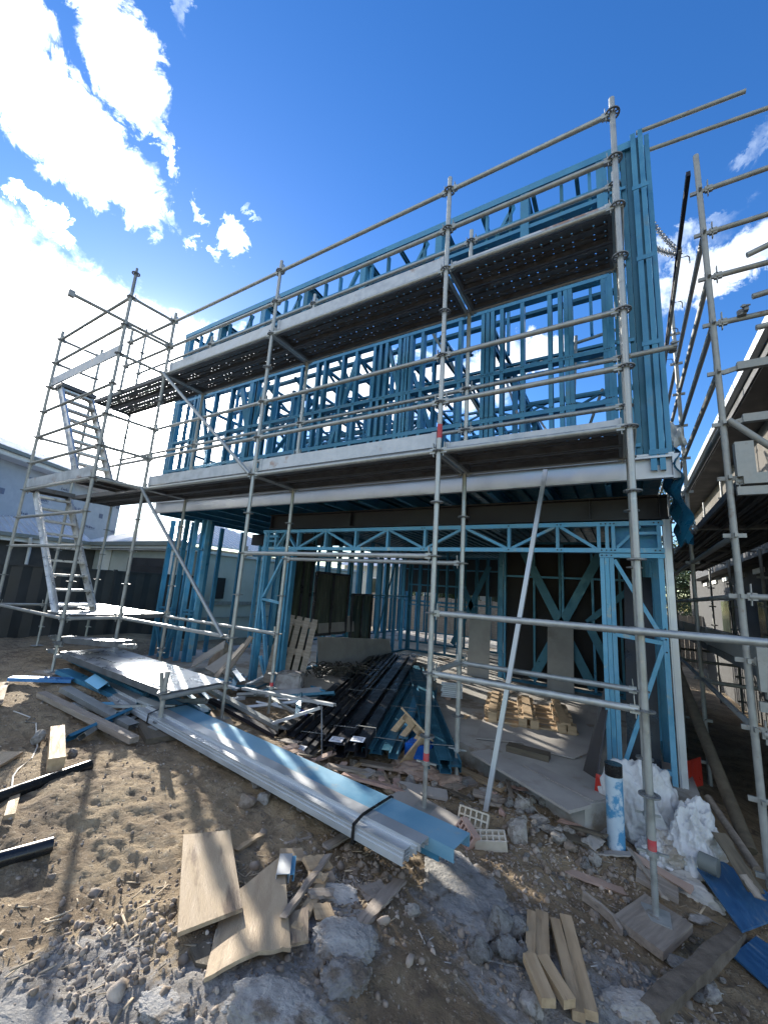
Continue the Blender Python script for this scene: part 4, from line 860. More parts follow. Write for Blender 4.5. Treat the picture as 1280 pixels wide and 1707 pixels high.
# print on the wall wrap
def text(parent, s, size, p, xdir, ydir, mat='ink', name='print'):
    cu = bpy.data.curves.new('txt', 'FONT'); cu.body = s; cu.size = size; cu.extrude = .001; o = bpy.data.objects.new('t', cu); COL.objects.link(o)
    dg = bpy.context.evaluated_depsgraph_get(); me = bpy.data.meshes.new_from_object(o.evaluated_get(dg)); bpy.data.objects.remove(o); me.materials.clear(); me.materials.append(M[mat] if isinstance(mat, str) else mat)
    o = bpy.data.objects.new(name, me); link(o, parent); x = Vector(xdir).normalized(); y = Vector(ydir).normalized(); z = x.cross(y)
    o.matrix_local = Matrix(((x.x, y.x, z.x, p[0]), (x.y, y.y, z.y, p[1]), (x.z, y.z, z.z, p[2]), (0, 0, 0, 1))); return o
r = random.Random(4)
for row in range(4):
    for c_ in range(6):
        t = 7.4+c_*1.55+(row % 2)*.6; z = 3.0-row*.62
        if 7.9 < t < 9.1 and row < 3: continue
        bm = bmesh.new(); tt_ = t
        if (row+c_) % 3 == 2:                      # dark printed square
            bar(bm, UW(t+.1, .590, z), UW(t+.32, .590, z), .20, .003, (0, 0, 1))
        else:                                      # a worn, unreadable line of lettering with a thin rule under it
            for q in range(r.randint(5, 8)):
                hh = r.uniform(.05, .12); bar(bm, UW(tt_, .590, z+hh/2), UW(tt_+r.uniform(.02, .05), .590, z+hh/2+r.uniform(-.01, .01)), hh, .003, (0, 0, 1)); tt_ += r.uniform(.06, .085)
            bar(bm, UW(t, .590, z-.05), UW(tt_, .590, z-.05+r.uniform(-.01, .03)), .010, .003, (0, 0, 1))
        obj('print', bm, 'ink', nl)
# pale side wall of the garage next door, seen through the passage
gw = thing('boundary_wall', 'plain pale grey-green wall with a steel rail, seen through the passage left of the garage opening', 'wall', (0, 0, 0))
bm = bmesh.new(); box(bm, (-10.6, 11.6, -.75), (.12, 8.6, 2.9)); obj('wall_sheet', bm, 'render', gw)
bm = bmesh.new(); box(bm, (-10.5, 11.6, .74), (.10, 8.6, .08)); obj('capping', bm, 'white', gw)
bm = bmesh.new(); box(bm, (-10.5, 11.6, -.72), (.05, 8.6, .10)); box(bm, (-10.5, 11.6, -1.15), (.04, 8.6, .03)); obj('rail', bm, 'galv_old', gw)
bm = bmesh.new(); box(bm, (-10.49, 8.05, -.28), (.08, .36, .62)); obj('meter_box', bm, 'dark', gw)
# behind the house
rh = thing('rear_house', 'pale rendered house with small windows glimpsed through the studs at the back', 'house', (0, 0, 0))
bm = bmesh.new(); box(bm, (-9.5, 25, -.3), (14.0, 5, 3.6)); obj('wall', bm, 'render', rh)
roofsheet('roof', [(-17, 22.2, 1.5), (-2.2, 22.2, 1.5), (-4.5, 25, 2.7), (-14.6, 25, 2.7)], (0, 2.8, 1.2), rh)
for x in (-14.0, -11.2, -8.6, -6.0):
    bm = bmesh.new(); box(bm, (x, 22.48, .1), (1.1, .05, 1.3)); wd = obj('window', bm, 'white', rh); bm = bmesh.new(); box(bm, (x, 22.44, .1), (.95, .03, 1.15)); obj('pane', bm, 'glass', wd)
fb = thing('fence', 'grey paling fence across the back of the block behind the frame', 'fence', (0, 0, 0))
for i in range(110):
    bm = bmesh.new(); box(bm, (-12.0+i*.14, 18.6+.01*math.sin(i*9.), -1.1+.02*math.sin(i*5.)), (.13, .02, 1.8)); obj('paling', bm, 'wood_grey', fb)
# trees
def tree(label, x, y, z0, h, rad, nleaf, seed):
    r = random.Random(seed); t = thing('gum_tree', label, 'tree', (x, y, z0)); bm = bmesh.new()
    path_tube(bm, [(0, 0, 0), (.1, .05, h*.3), (-.05, .1, h*.55), (.05, 0, h*.85)], .16, 9)
    tips = []
    for i in range(9):
        z = h*(.35+.06*i); a = r.uniform(0, 6.28); l = rad*r.uniform(.5, .95); p = Vector((math.cos(a)*l, math.sin(a)*l, z+r.uniform(.3, .9)*rad*.5)); path_tube(bm, [(0, 0, z), tuple((Vector((0, 0, z))+p)/2+Vector((0, 0, .1))), tuple(p)], .05, 6); tips.append(p)
    obj('trunk', bm, 'bark', t, smooth=1)
    V = []; F_ = []
    for i in range(nleaf):
        c = r.choice(tips); q = Vector((r.gauss(0, 1), r.gauss(0, 1), r.gauss(0, .7))); q = q.normalized()*(r.random()**.4)*rad*.48; p = c+q
        d = Vector((r.gauss(0, 1), r.gauss(0, 1), r.gauss(-.3, 1))).normalized(); s = d.orthogonal().normalized()*.035; l = d*r.uniform(.10, .2); k = len(V)
        V += [p-s, p+s, p+l+s*.4, p+l-s*.4]; F_.append((k, k+1, k+2, k+3))
    me = bpy.data.meshes.new('crown'); me.from_pydata([tuple(v) for v in V], [], F_); me.materials.append(M['leaf']); inst('crown', me, t)
tree('slender gum tree showing above the gutter of the dark house', 3.2, 22, -2.3, 8.6, 2.2, 9000, 1)
tree('bushy tree at the far end of the shaded alley', .9, 24, -2.3, 4.2, 2.2, 9000, 2)
tree('dark tree behind the back fence, seen through the garage', -8.5, 20.4, -2.2, 3.4, 1.6, 6000, 3)

# ---------------------------------------------------------------- garage contents
def bundle(label, cat, name, p, q, nx, nz, w, h, mat, seed, piece='channel', jit=.01, gap=.004, tagend=False, group=None):
    """a pack of long channels lying from p to q (centre of the underside)"""
    r = random.Random(seed); p = Vector(p); q = Vector(q); d = (q-p).normalized(); s = d.cross(Vector((0, 0, 1))).normalized(); u = s.cross(d)
    t = thing(name, label, cat, (0, 0, 0), group=group)
    for j in range(nz):
        for i in range(nx):
            c = s*((i-(nx-1)/2)*(w+gap)+r.uniform(-jit, jit)*.5)+u*(j*(h+.002)+h/2); e = r.uniform(-jit, jit)*6
            bm = bmesh.new(); extrude(bm, p+c+d*e, q+c+d*e, [(a, -b) for a, b in cprof(w, h, .003, w*.18)][::-1] if (i+j) % 2 else [(a, b-h) for a, b in cprof(w, h, .003, w*.18)], s)
            bmesh.ops.translate(bm, verts=bm.verts, vec=-u*h/2); obj(piece, bm, mat, t)
    for f in (.08, .38, .7):
        c = p.lerp(q, f); bm = bmesh.new(); W_ = nx*(w+gap)+.012; H_ = nz*(h+.002)+.008
        for a, b in (((-W_/2, 0), (-W_/2, H_)), ((-W_/2, H_), (W_/2, H_)), ((W_/2, H_), (W_/2, 0))): bar(bm, c+s*a[0]+u*a[1], c+s*b[0]+u*b[1], .016, .002, d)
        obj('strap', bm, 'galv_old', t)
    if tagend:
        bm = bmesh.new(); c = p+d*.08+u*(nz*(h+.002)+.006); m = Matrix((( s.x, d.x, u.x, c.x), (s.y, d.y, u.y, c.y), (s.z, d.z, u.z, c.z), (0, 0, 0, 1))); bmesh.ops.create_cube(bm, size=1, matrix=m @ Matrix.Diagonal((.13, .13, .004, 1))); tg = obj('label_card', bm, 'tag', t)
        for k in range(3):
            bm = bmesh.new(); bmesh.ops.create_cube(bm, size=1, matrix=m @ Matrix.Translation((0, -.03+k*.03, .0035)) @ Matrix.Diagonal((.09, .008, .002, 1))); obj('print', bm, 'ink', tg)
    return t
bundle('pack of narrow black channels with a white label, leftmost of the black steel packs', 'steel channels', 'channel_bundle', (-2.768,3.241,-1.62), (-5.114,9.257,-1.57), 5, 1, .05, .04, 'black_steel', 1, tagend=True)
bundle('wide dark grey steel pack with a white label, second of the black packs', 'steel channels', 'channel_bundle', (-2.524,3.523,-1.62), (-4.572,8.876,-1.57), 2, 2, .13, .05, 'black_steel', 2, tagend=True)
bundle('black square tubes with a white label on top, third of the black packs', 'steel channels', 'channel_bundle', (-2.301,3.57,-1.6), (-4.342,8.923,-1.57), 2, 2, .10, .06, 'black_steel', 3, tagend=True)
bundle('loose dark black bars at the back left of the black steel packs', 'steel channels', 'channel_bundle', (-3.143,3.529,-1.58), (-5.648,9.806,-1.57), 2, 1, .09, .06, 'black_steel', 4)
bundle('dark blue flat channels just right of the black packs', 'steel channels', 'channel_bundle', (-2.122,3.722,-1.6), (-3.472,7.485,-1.57), 4, 1, .09, .05, 'blue_dark', 5)
bundle('stack of ribbed teal decking lengths ending beside the red-banded standard', 'decking sheets', 'channel_bundle', (-1.476,3.822,-1.6), (-3.723,7.787,-1.57), 3, 2, .10, .045, 'blue_dark', 6)
bundle('mid blue short channels under the broken crate', 'steel channels', 'channel_bundle', (-2.011,4.263,-1.6), (-2.862,6.477,-1.57), 4, 1, .08, .05, 'blue', 7)
t = thing('bracket_stack', 'small stack of bright galvanised brackets on the garage floor behind the left red-banded standard', 'brackets', (-2.395,6.351,-1.6), (0, 0, .35))
for k in range(7):
    bm = bmesh.new(); extrude(bm, (-.16+.012*(k % 3), 0, .03+k*.028), (.17-.01*(k % 2), 0, .03+k*.028), cprof(.14, .022, .002, .01), (0, 1, 0)); obj('bracket', bm, 'zinc', t)
# heap of timber blocks in the sun
pt = thing('pallet', 'broken pallet of pale sunlit timber blocks on the garage floor', 'pallet', (-1.225,6.244,-1.6), (0, 0, .23))
r = random.Random(5)
for i in range(3):
    x = -.46+i*.44
    bm = bmesh.new(); box(bm, (x, 0, .012), (.15, 1.25, .022)); obj('skid_board', bm, 'wood', pt)
    if i == 0:
        for j in range(5): bm = bmesh.new(); box(bm, (0, -.52+j*.26, .034), (1.12, .14, .02)); obj('cross_board', bm, 'wood', pt)
    bm = bmesh.new(); box(bm, (x+r.uniform(-.01, .01), 0, .135), (.11, 1.25, .02)); obj('skid_board', bm, 'wood', pt)
    for j in range(8):
        for sx_ in ((-.055, .06) if (i+j) % 3 else (0,)):
            bm = bmesh.new(); box(bm, (x+sx_+r.uniform(-.01, .01), -.56+j*.16+r.uniform(-.015, .015), .075), (.10, r.uniform(.10, .14), .10), Matrix.Rotation(r.uniform(-.12, .12), 3, 'Z')); obj('block', bm, 'wood', pt)
bm = bmesh.new(); P_ = [(-1.522,4.832,-1.588), (-1.045,5.061,-1.588), (-0.971,4.946,-1.588), (-0.523,4.962,-1.588), (-0.293,5.555,-1.588), (-0.309,7.656,-1.588), (-1.937,6.996,-1.588)]
f = bm.faces.new([bm.verts.new(p) for p in P_]); r_ = bmesh.ops.extrude_face_region(bm, geom=[f])
for v in r_['geom']:
    if isinstance(v, bmesh.types.BMVert): v.co.z += .009
bmesh.ops.recalc_face_normals(bm, faces=bm.faces)
tag(obj('floor_sheet', bm, 'board'), 'large broken grey sheet lying flat under the sunlit pallet', 'sheet')
def between(name, label, cat, p, q, w, t, mat, lift=0., side=None, group=None, **kw):
    """board whose underside centre line runs from p to q"""
    p = Vector(p); q = Vector(q); d = (q-p); y = math.atan2(d.y, d.x); pt_ = -math.asin(max(-1, min(1, d.z/d.length)))
    c = (p+q)/2+Vector((0, 0, lift)); return board(name, label, cat, tuple(c), d.length, w, t, y, mat, (kw.pop('rollx', 0), pt_), group, **kw)
between('board', 'long grey plank laid along the edge of the concrete slab by the white bags', 'board', (-1.36,4.49,-1.595), (-0.365,3.868,-1.595), .26, .022, 'board')
between('board', 'short dark green timber block lying on the garage floor in front of the grey sheet', 'timber', (-1.15,4.785,-1.598), (-0.728,4.784,-1.598), .14, .06, 'wood_dark')
between('board', 'second grey strip of board half under the slab edge plank', 'board', (-0.889,4.527,-1.6), (-0.247,4.171,-1.6), .16, .008, 'board')
# leaning sheets on the left wall, on the rear wall
def slabface(name, label, pts, n, t, mat, cat='sheet'):
    bm = bmesh.new(); P_ = [Vector(p) for p in pts]; f = bm.faces.new([bm.verts.new(p) for p in P_]); r_ = bmesh.ops.extrude_face_region(bm, geom=[f])
    for v in r_['geom']:
        if isinstance(v, bmesh.types.BMVert): v.co += Vector(n)*t
    bmesh.ops.recalc_face_normals(bm, faces=bm.faces); return tag(obj(name, bm, mat), label, cat)
slabface('leaning_sheet', 'tall brown board leaning on the left garage studs, above the longer one', [(-5.18, 6.40, -.95), (-5.18, 7.62, -.95), (-5.22, 7.62, -.62), (-5.22, 6.40, -.62)], (-1, 0, 0), .012, 'board')
slabface('leaning_sheet', 'long low brown board leaning on the left garage studs behind the cable heap', [(-5.05, 6.35, -1.6), (-5.05, 9.2, -1.6), (-5.16, 9.2, -1.22), (-5.16, 6.35, -.98)], (-1, 0, 0), .012, 'board')
slabface('leaning_sheet', 'narrow grey sheet leaning at the left of the cross-braced rear wall', [(-2.85, 8.40, -1.6), (-2.40, 8.40, -1.6), (-2.40, 8.52, -.45), (-2.85, 8.52, -.45)], (0, 1, 0), .012, 'board')
slabface('leaning_sheet', 'narrow grey sheet leaning in the middle of the cross-braced rear wall', [(-1.30, 8.36, -1.6), (-.85, 8.36, -1.6), (-.85, 8.50, -.42), (-1.30, 8.50, -.42)], (0, 1, 0), .012, 'board')
slabface('leaning_sheet', 'dark sheet pack standing behind the near right stud panel', [(-.05, 5.35, -1.6), (.25, 5.35, -1.6), (.28, 5.75, .35), (.0, 5.75, .35)], (0, 1, 0), .05, 'black_steel')
slabface('leaning_sheet', 'thin black sheet leaning on the triple stud at the opening edge', [(-.42, 4.75, -1.6), (-.30, 4.62, -1.6), (-.16, 5.1, -.75), (-.20, 5.2, -.75)], (1, 0, 0), .015, 'black_steel')
# window units leaning on the left wall, black frames and glass
for i, (y0_, y1_, z0_, z1_) in enumerate(((5.55, 6.05, -1.6, .75), (6.2, 7.3, -.95, .25), (7.5, 8.3, -1.25, -.15))):
    t = thing('window_unit', ['tall narrow black framed window leaning just inside the left of the garage', 'black framed window above the brown boards with a coloured reflection painted into its glass', 'black framed window furthest back along the left garage wall'][i], 'window', (0, 0, 0))
    for a, b in (((y0_, z0_), (y0_, z1_)), ((y1_, z0_), (y1_, z1_)), ((y0_, z0_), (y1_, z0_)), ((y0_, z1_), (y1_, z1_)), (((y0_+y1_)/2, z0_), ((y0_+y1_)/2, z1_))):
        bm = bmesh.new(); bar(bm, (-5.20, a[0], a[1]), (-5.20, b[0], b[1]), .05, .05, (1, 0, 0)); obj('frame', bm, 'black_steel', t)
    bm = bmesh.new(); box(bm, (-5.21, (y0_+y1_)/2, (z0_+z1_)/2), (.008, y1_-y0_-.05, z1_-z0_-.05)); obj('pane', bm, 'glass', t)
# pallet leaning on the left panel, wrapped block
t = thing('pallet', 'worn brown pallet standing on end against the studs beside the wrapped block', 'pallet', (-4.72, 5.05, -1.6), (R(-14), R(8), R(38)))
for k in range(5):
    bm = bmesh.new(); box(bm, (-.26+k*.13, 0, .55), (.095, .02, 1.1)); obj('slat', bm, 'wood_grey', t)
for k in range(3):
    bm = bmesh.new(); box(bm, (0, .05, .08+k*.46), (.64, .08, .09)); obj('bearer', bm, 'wood_grey', t)
    bm = bmesh.new(); box(bm, (0, .10, .08+k*.46), (.64, .02, .10)); obj('slat', bm, 'wood_grey', t)
bm = bmesh.new(); box(bm, (0, 0, .13), (.40, .30, .26)); bmesh.ops.bevel(bm, geom=bm.edges[:], offset=.03, segments=3, affect='EDGES')
bmesh.ops.subdivide_edges(bm, edges=bm.edges[:], cuts=3, use_grid_fill=True)
for v in bm.verts: v.co += Vector((rnd.gauss(0, .005), rnd.gauss(0, .005), rnd.gauss(0, .004)))
tag(obj('wrapped_block', bm, 'plastic', smooth=1, loc=(-4.513,4.99,-1.61), rot=(0, 0, .5)), 'block of bricks wrapped in clear plastic below the leaning brown pallet', 'wrapped block')
# heap of dark cable
r = random.Random(8); bm = bmesh.new(); c0 = Vector((-4.592,6.28,-1.58))
for k in range(34):
    c = c0+Vector((r.gauss(0, .17), r.gauss(0, .42), .0)); R_ = r.uniform(.10, .24); a0 = r.random()*6; tilt = r.uniform(-.5, .5)
    pts = [c+Vector((math.cos(a0+i*.5)*R_*(1+.15*math.sin(i*1.3+k)), math.sin(a0+i*.5)*R_*.8, .03+.10*abs(math.sin(i*.7+k))+math.sin(a0+i*.5)*tilt*.12+r.random()*.02)) for i in range(r.randint(8, 16))]
    path_tube(bm, pts, .009, 5)
tag(obj('cable_heap', bm, 'cable', smooth=1), 'tangled heap of dark cable and strapping on the floor before the low brown board', 'cables')

# slanting prop tube leaning on the edge channel
pr_ = thing('prop_tube', 'thin bright square tube propped slantwise from the ground up to the edge beam', 'prop', (0, 0, 0))
bm = bmesh.new(); bar(bm, (-1.10, 3.78, -1.86), (-.66, 4.30, 1.34), .040, .040, (0, 1, 0)); obj('tube', bm, 'zinc', pr_)

# blue tarpaulin strip hanging at the corner
bm = bmesh.new(); nU, nV = 14, 26; vs = []
for j in range(nV+1):
    v = j/nV; z = 1.72-1.05*v; row = []; wd_ = .20+.16*math.sin(v*2.6)
    for i in range(nU+1):
        u = i/nU-.5; x = .44+.06*v*v+.022*math.sin(u*13+v*3)+.014*math.sin(u*29+v*11); y = 4.85-.25*v+u*wd_*2.6+.03*math.sin(v*17); row.append(bm.verts.new((x+.03*math.sin(v*21+u*8), y, z+.05*u*math.sin(v*9)-(.10*abs(math.sin(i*1.9)) if j == nV else 0))))
    vs.append(row)
for a, b in zip(vs, vs[1:]):
    for i in range(nU): bm.faces.new((a[i], a[i+1], b[i+1], b[i]))
bmesh.ops.solidify(bm, geom=bm.faces[:], thickness=.004)
tag(obj('tarpaulin', bm, 'tarp', smooth=1), 'blue tarpaulin strip hanging in folds from the right corner of the upper floor', 'tarpaulin')
bm = bmesh.new(); bmesh.ops.create_icosphere(bm, subdivisions=3, radius=.09)
for v in bm.verts: v.co *= 1+.35*math.sin(v.co.x*60)*math.sin(v.co.z*40+1); v.co.z *= 1.5
tag(obj('rag', bm, 'bag', loc=(.53, 4.95, 1.78)), 'scrap of white sheet snagged above the blue tarpaulin at the corner', 'rag')

# ---------------------------------------------------------------- rocks
def rock_mesh(seed, mat, flat=.7, jag=.05, cuts=2, npts=16):
    r = random.Random(seed); bm = bmesh.new()
    for i in range(npts):
        v = Vector((r.gauss(0, 1), r.gauss(0, 1), r.gauss(0, 1))).normalized()*r.uniform(.8, 1); bm.verts.new((v.x*.5*r.uniform(.9, 1.1), v.y*.42, v.z*.5*flat))
    h = bmesh.ops.convex_hull(bm, input=bm.verts[:]); bmesh.ops.delete(bm, geom=[g_ for g_ in h['geom_interior'] if isinstance(g_, bmesh.types.BMVert)], context='VERTS')
    bmesh.ops.bevel(bm, geom=bm.edges[:], offset=.03, segments=1, affect='EDGES')
    bmesh.ops.triangulate(bm, faces=bm.faces[:])
    bmesh.ops.subdivide_edges(bm, edges=bm.edges[:], cuts=cuts, use_grid_fill=True, fractal=jag*4, seed=seed)
    from mathutils import noise as mn
    for v in bm.verts:
        p = v.co*3+Vector((seed*3.1, 0, 0)); v.co += v.co.normalized()*(mn.fractal(p, 1., 2., 4)*jag*1.6+mn.noise(v.co*14+Vector((seed, 0, 0)))*jag*.5)
    return mesh('rock', bm, mat, smooth=.7)
RM = {m: [rock_mesh(i*7+k, m, fl) for i, fl in enumerate((.8, .6, .9, .7))] for k, m in enumerate(('rubble', 'rubble_blue', 'stone_brown', 'brick_pink'))}
def rock(label, x, y, size, kind='rubble', v=0, sink=.25, group=None, sc=(1, 1, 1), rz=None, cat='rock', name='rubble_rock'):
    me = RM[kind][v % 4]; z = gz(x, y)+size*.35*sc[2]*(1-sink*1.5)
    o = inst(name, me, None, (x, y, z), (rnd.uniform(-.3, .3), rnd.uniform(-.3, .3), rnd.uniform(0, 6.28) if rz is None else rz), (size*sc[0], size*sc[1], size*sc[2]))
    return tag(o, label, cat, group)
def RK(label, p, size, *a, **k): return rock(label, p[0], p[1], size, *a, **k)
RK('pink-brown angular rock, left of the pair below the long channels', (-2.416,2.331,-1.589), .17, 'stone_brown', 0)
RK('pale grey block touching the pink-brown rock below the long channels', (-2.341,2.444,-1.589), .14, 'rubble', 1)
RK('grey stone tucked under the lower edge of the long channels, above the pair of rocks', (-2.534,2.547,-1.575), .14, 'rubble', 2)
RK('rounded grey stone under the long channels right of the pair of rocks', (-2.068,2.544,-1.601), .12, 'rubble', 3)
RK('small dull stone under the middle of the long channels', (-1.97,2.603,-1.617), .10, 'rubble', 1)
RK('rounded white stone beside the sunlit timber block on the left mound', (-3.973,1.868,-1.519), .10, 'rubble', 0)
RK('grey stone in the dip above the sunlit timber block', (-4.414,1.782,-1.499), .16, 'rubble', 2)
RK('large pale broken rock right of the cream bricks', (-0.774,3.575,-1.79), .24, 'rubble', 0, group=None)
RK('pale upright rock right of the largest broken rock', (-0.514,3.723,-1.812), .17, 'rubble', 1)
RK('white chalky stone between the large rock and the grey pipe', (-0.498,4.138,-1.811), .10, 'rubble', 2)
RK('pale rock below the plank on the slab edge', (-0.699,4.202,-1.791), .13, 'rubble', 3)
RK('dull brown half brick lying behind the large pale rock', (-0.95,3.784,-1.775), .11, 'brick_pink', 0)
RK('grey rock between the brown half brick and the large pale rock', (-0.854,3.687,-1.784), .11, 'rubble', 1)
RK('wide grey rock behind the upright rock', (-0.673,3.898,-1.787), .15, 'rubble', 2, sc=(1.3, .9, .6))
RK('narrow grey rock leaning at the end of the slab edge plank', (-0.472,4.346,-1.802), .13, 'rubble', 0, sc=(.7, .7, 1.3))
RK('rough grey rock right beside the end of the slab edge plank', (-0.344,4.192,-1.829), .17, 'rubble', 3, sc=(.9, .7, 1.2))
RK('pale round rock just left of the grey upright pipe', (-0.21,4.121,-1.852), .15, 'rubble', 1)
RK('large smooth pale rock lying against the dirty beam at the lower right', (0.166,3.122,-1.904), .19, 'rubble', 1, sc=(1.3, .9, .6))
RK('pale egg-shaped rock near the bottom right corner', (0.284,3.007,-1.92), .13, 'rubble', 2, sc=(.8, 1.2, .7))
RK('pale flat rock at the foot of the blue board', (0.321,3.674,-1.948), .20, 'rubble', 3, sc=(1.4, .8, .45))
RK('grey lump of concrete below the two pale timbers', (-0.499,2.36,-1.703), .13, 'rubble_blue', 0)
RK('white-grey rock at the bottom edge left of the pale timbers', (-0.409,2.127,-1.695), .14, 'rubble', 1)
RK('rounded grey rock at the lower edge of the big concrete lump', (-0.655,2.221,-1.673), .16, 'rubble_blue', 0)
RK('grey rock under the right end of the big concrete lump', (-0.555,2.324,-1.693), .17, 'rubble_blue', 1)
RK('grey rock right of the big concrete lump', (-0.629,2.442,-1.696), .20, 'rubble_blue', 2)
RK('flat grey rock between the big concrete lump and the pale timbers', (-0.552,2.496,-1.709), .16, 'rubble_blue', 3)
RK('small stone left of the big concrete lump', (-1.017,2.226,-1.654), .10, 'rubble', 2)
# big lumps of broken concrete, half sunk
def lump(label, p, sx, sy, sz, rz, seed, mat='rubble_blue', sink=.3):
    bm = bmesh.new(); bmesh.ops.create_icosphere(bm, subdivisions=6, radius=1)
    from mathutils import noise as mn
    for v in bm.verts:
        q = v.co.copy(); o = Vector((seed*5.3, seed*1.7, 0)); f = mn.fractal(q*1.5+o, 1., 2., 5)*.20+mn.fractal(q*6+o, .8, 2., 5)*.06+abs(mn.noise(q*17+o))*.035; f += .20*(mn.voronoi(q*3.4+o)[0][0]-.4)+.09*(mn.voronoi(q*9+o)[0][0]-.3); v.co = q*(1+f)
        if v.co.z > .55: v.co.z = .55+(v.co.z-.55)*.35
        v.co = Vector((v.co.x*sx, v.co.y*sy, v.co.z*sz))
    z = gz(p[0], p[1]); return tag(obj('concrete_lump', bm, mat, smooth=1, loc=(p[0], p[1], z+sz*(.25-sink)), rot=(0, 0, rz)), label, 'concrete lump')
lump('biggest rough grey lump of broken concrete in the middle foreground, right of the splintered boards', (-0.864,2.615,-1.721), .34, .21, .10, -.75, 1)
lump('grey concrete lump at the bottom edge below the curved plywood', (-1.129,1.341,-1.516), .19, .10, .075, .2, 2)
lump('grey crumbled concrete lump below the small timber offcuts', (-1.138,1.77,-1.561), .15, .10, .09, .3, 3)
lump('small grey lump between the crumbled concrete and the bottom edge', (-1.025,1.636,-1.553), .09, .07, .06, .8, 4)
lump('low whitish crushed patch in the bottom left corner', (-1.791,0.87,-1.501), .17, .07, .025, .3, 5)
lump('low grey crushed lump left of the bottom edge concrete', (-1.46,1.135,-1.512), .10, .055, .028, .1, 6)
lump('crumbled grey lump under the splintered board ends', (-1.379,2.025,-1.608), .13, .08, .07, .5, 7, 'rubble')
lump('pale crushed heap at the bottom edge near the dirty beam', (-0.057,2.521,-1.8), .12, .07, .06, .4, 8, 'rubble')
# medium rubble that nothing tells apart
grp = 'loose rubble stones along the edge of the dig'
r = random.Random(17)
zones = [((760,1390), (960,1440), 22, .03, .08), ((800,1290), (1000,1400), 26, .04, .09), ((900,1400), (1060,1500), 16, .03, .08), ((700,1560), (900,1640), 18, .03, .09), ((480,1270), (760,1330), 26, .04, .10), ((560,1430), (720,1480), 14, .03, .06), ((960,1560), (1260,1700), 18, .03, .07), ((300,1120), (560,1250), 16, .04, .09)]
ZON = [((-1.105,4.034,-1.776), (-0.204,3.95,-1.857), (-0.369,4.572,-1.808), 20, .07, .15), ((-0.801,3.616,-1.787), (-0.199,3.797,-1.863), (-0.408,3.91,-1.826), 18, .05, .11), ((-1.462,4.428,-1.8), (-0.661,3.829,-1.79), (-0.916,4.66,-1.785), 14, .05, .11), ((-2.041,3.7,-1.772), (-1.105,3.678,-1.781), (-1.496,4.169,-1.779), 14, .05, .10), ((-1.172,3.298,-1.773), (-0.382,3.63,-1.849), (-0.416,3.995,-1.822), 14, .03, .07), ((-1.318,4.367,-1.796), (-0.251,4.081,-1.848), (-0.472,4.598,-1.797), 26, .03, .075), ((-0.634,3.666,-1.795), (-0.053,3.546,-1.9), (-0.087,4.066,-1.869), 16, .03, .06), ((-0.862,2.206,-1.656), (-0.448,2.267,-1.701), (-0.508,2.573,-1.722), 20, .03, .08), ((-2.585,3.021,-1.574), (-1.459,3.768,-1.782), (-1.927,4.257,-1.782), 26, .03, .09), ((-1.663,2.309,-1.646), (-1.055,2.578,-1.714), (-1.24,2.803,-1.727), 14, .03, .06), ((-0.244,2.781,-1.787), (0.444,3.054,-1.953), (0.509,3.526,-1.971), 22, .03, .07), ((-5.761,4.275,-1.532), (-2.93,4.109,-1.709), (-4.382,5.691,-1.703), 14, .04, .09)]
for (a, b, c, n, s0, s1) in ZON:
    xs_ = [a[0], b[0], c[0]]; ys_ = [a[1], b[1], c[1]]
    for k in range(n):
        x = r.uniform(min(xs_), max(xs_)); y = r.uniform(min(ys_), max(ys_)); s_ = r.uniform(s0, s1)*r.uniform(.7, 1.4)
        rock('small angular stone of pale broken concrete among the loose rubble', x, y, s_, r.choice(['rubble', 'rubble', 'stone_brown', 'rubble_blue']), k, .2, grp, name='rubble_stone')
# bricks
def brick(label, p, rot, mat, holes=True, lift=0., size=(.23, .11, .076), solidend=False):
    t = thing('hollow_brick', label, 'brick', (p[0], p[1], gz(p[0], p[1])+lift), rot); L_, W_, H_ = size; bm = bmesh.new()
    nx, ny = 5, 2; wt = .012
    if holes:
        xs_ = np.linspace(-L_/2, L_/2, nx+1); ys_ = np.linspace(-W_/2, W_/2, ny+1)
        for x in xs_: box(bm, (x*.95, 0, H_/2), (wt, W_, H_))
        for y in ys_: box(bm, (0, y*.92, H_/2), (L_*.97, wt, H_-.001))
        box(bm, (0, 0, .012), (L_*.96, W_*.93, .02))
    else: box(bm, (0, 0, H_/2), (L_, W_, H_)); bmesh.ops.bevel(bm, geom=bm.edges[:], offset=.004, segments=1, affect='EDGES')
    obj('brick_body', bm, mat, t); return t
brick('cream hollow brick lying nearest the blue channel end, its holes facing up', (-0.921,3.345,-1.797), (R(12), R(-8), .35), 'brick_cream', lift=.01)
brick('cream hollow brick standing on edge behind the other cream brick', (-1.098,3.502,-1.785), (R(62), R(4), .12), 'brick_cream', lift=.05)
brick('orange-red hollow brick wedged between the two cream bricks', (-1.065,3.303,-1.788), (R(72), R(25), -.5), 'brick_pink', lift=.04, size=(.16, .11, .076))

# ---------------------------------------------------------------- the long channels in front
def chan(parent, name, p, q, w, h, mat, side, up_=True, t=.004, lip=.014):
    bm = bmesh.new(); pr = cprof(w, h, t, lip)
    if up_: pr = [(a, -b) for a, b in pr][::-1]
    extrude(bm, p, q, pr, side); return obj(name, bm, mat, parent)
Lp = Vector((-5.75, 2.98, -1.385)); Rp = Vector((-1.04, 2.47, -1.40)); dv = (Rp-Lp).normalized(); sv = Vector((0, 0, 1)).cross(dv).normalized(); uv = dv.cross(sv)
lc = thing('long_channels', 'strapped bundle of long blue and galvanised steel channels lying across the foreground', 'steel channels', (0, 0, 0))
def off(P, s, u=0., e=0.): return P+sv*s+uv*u+dv*e
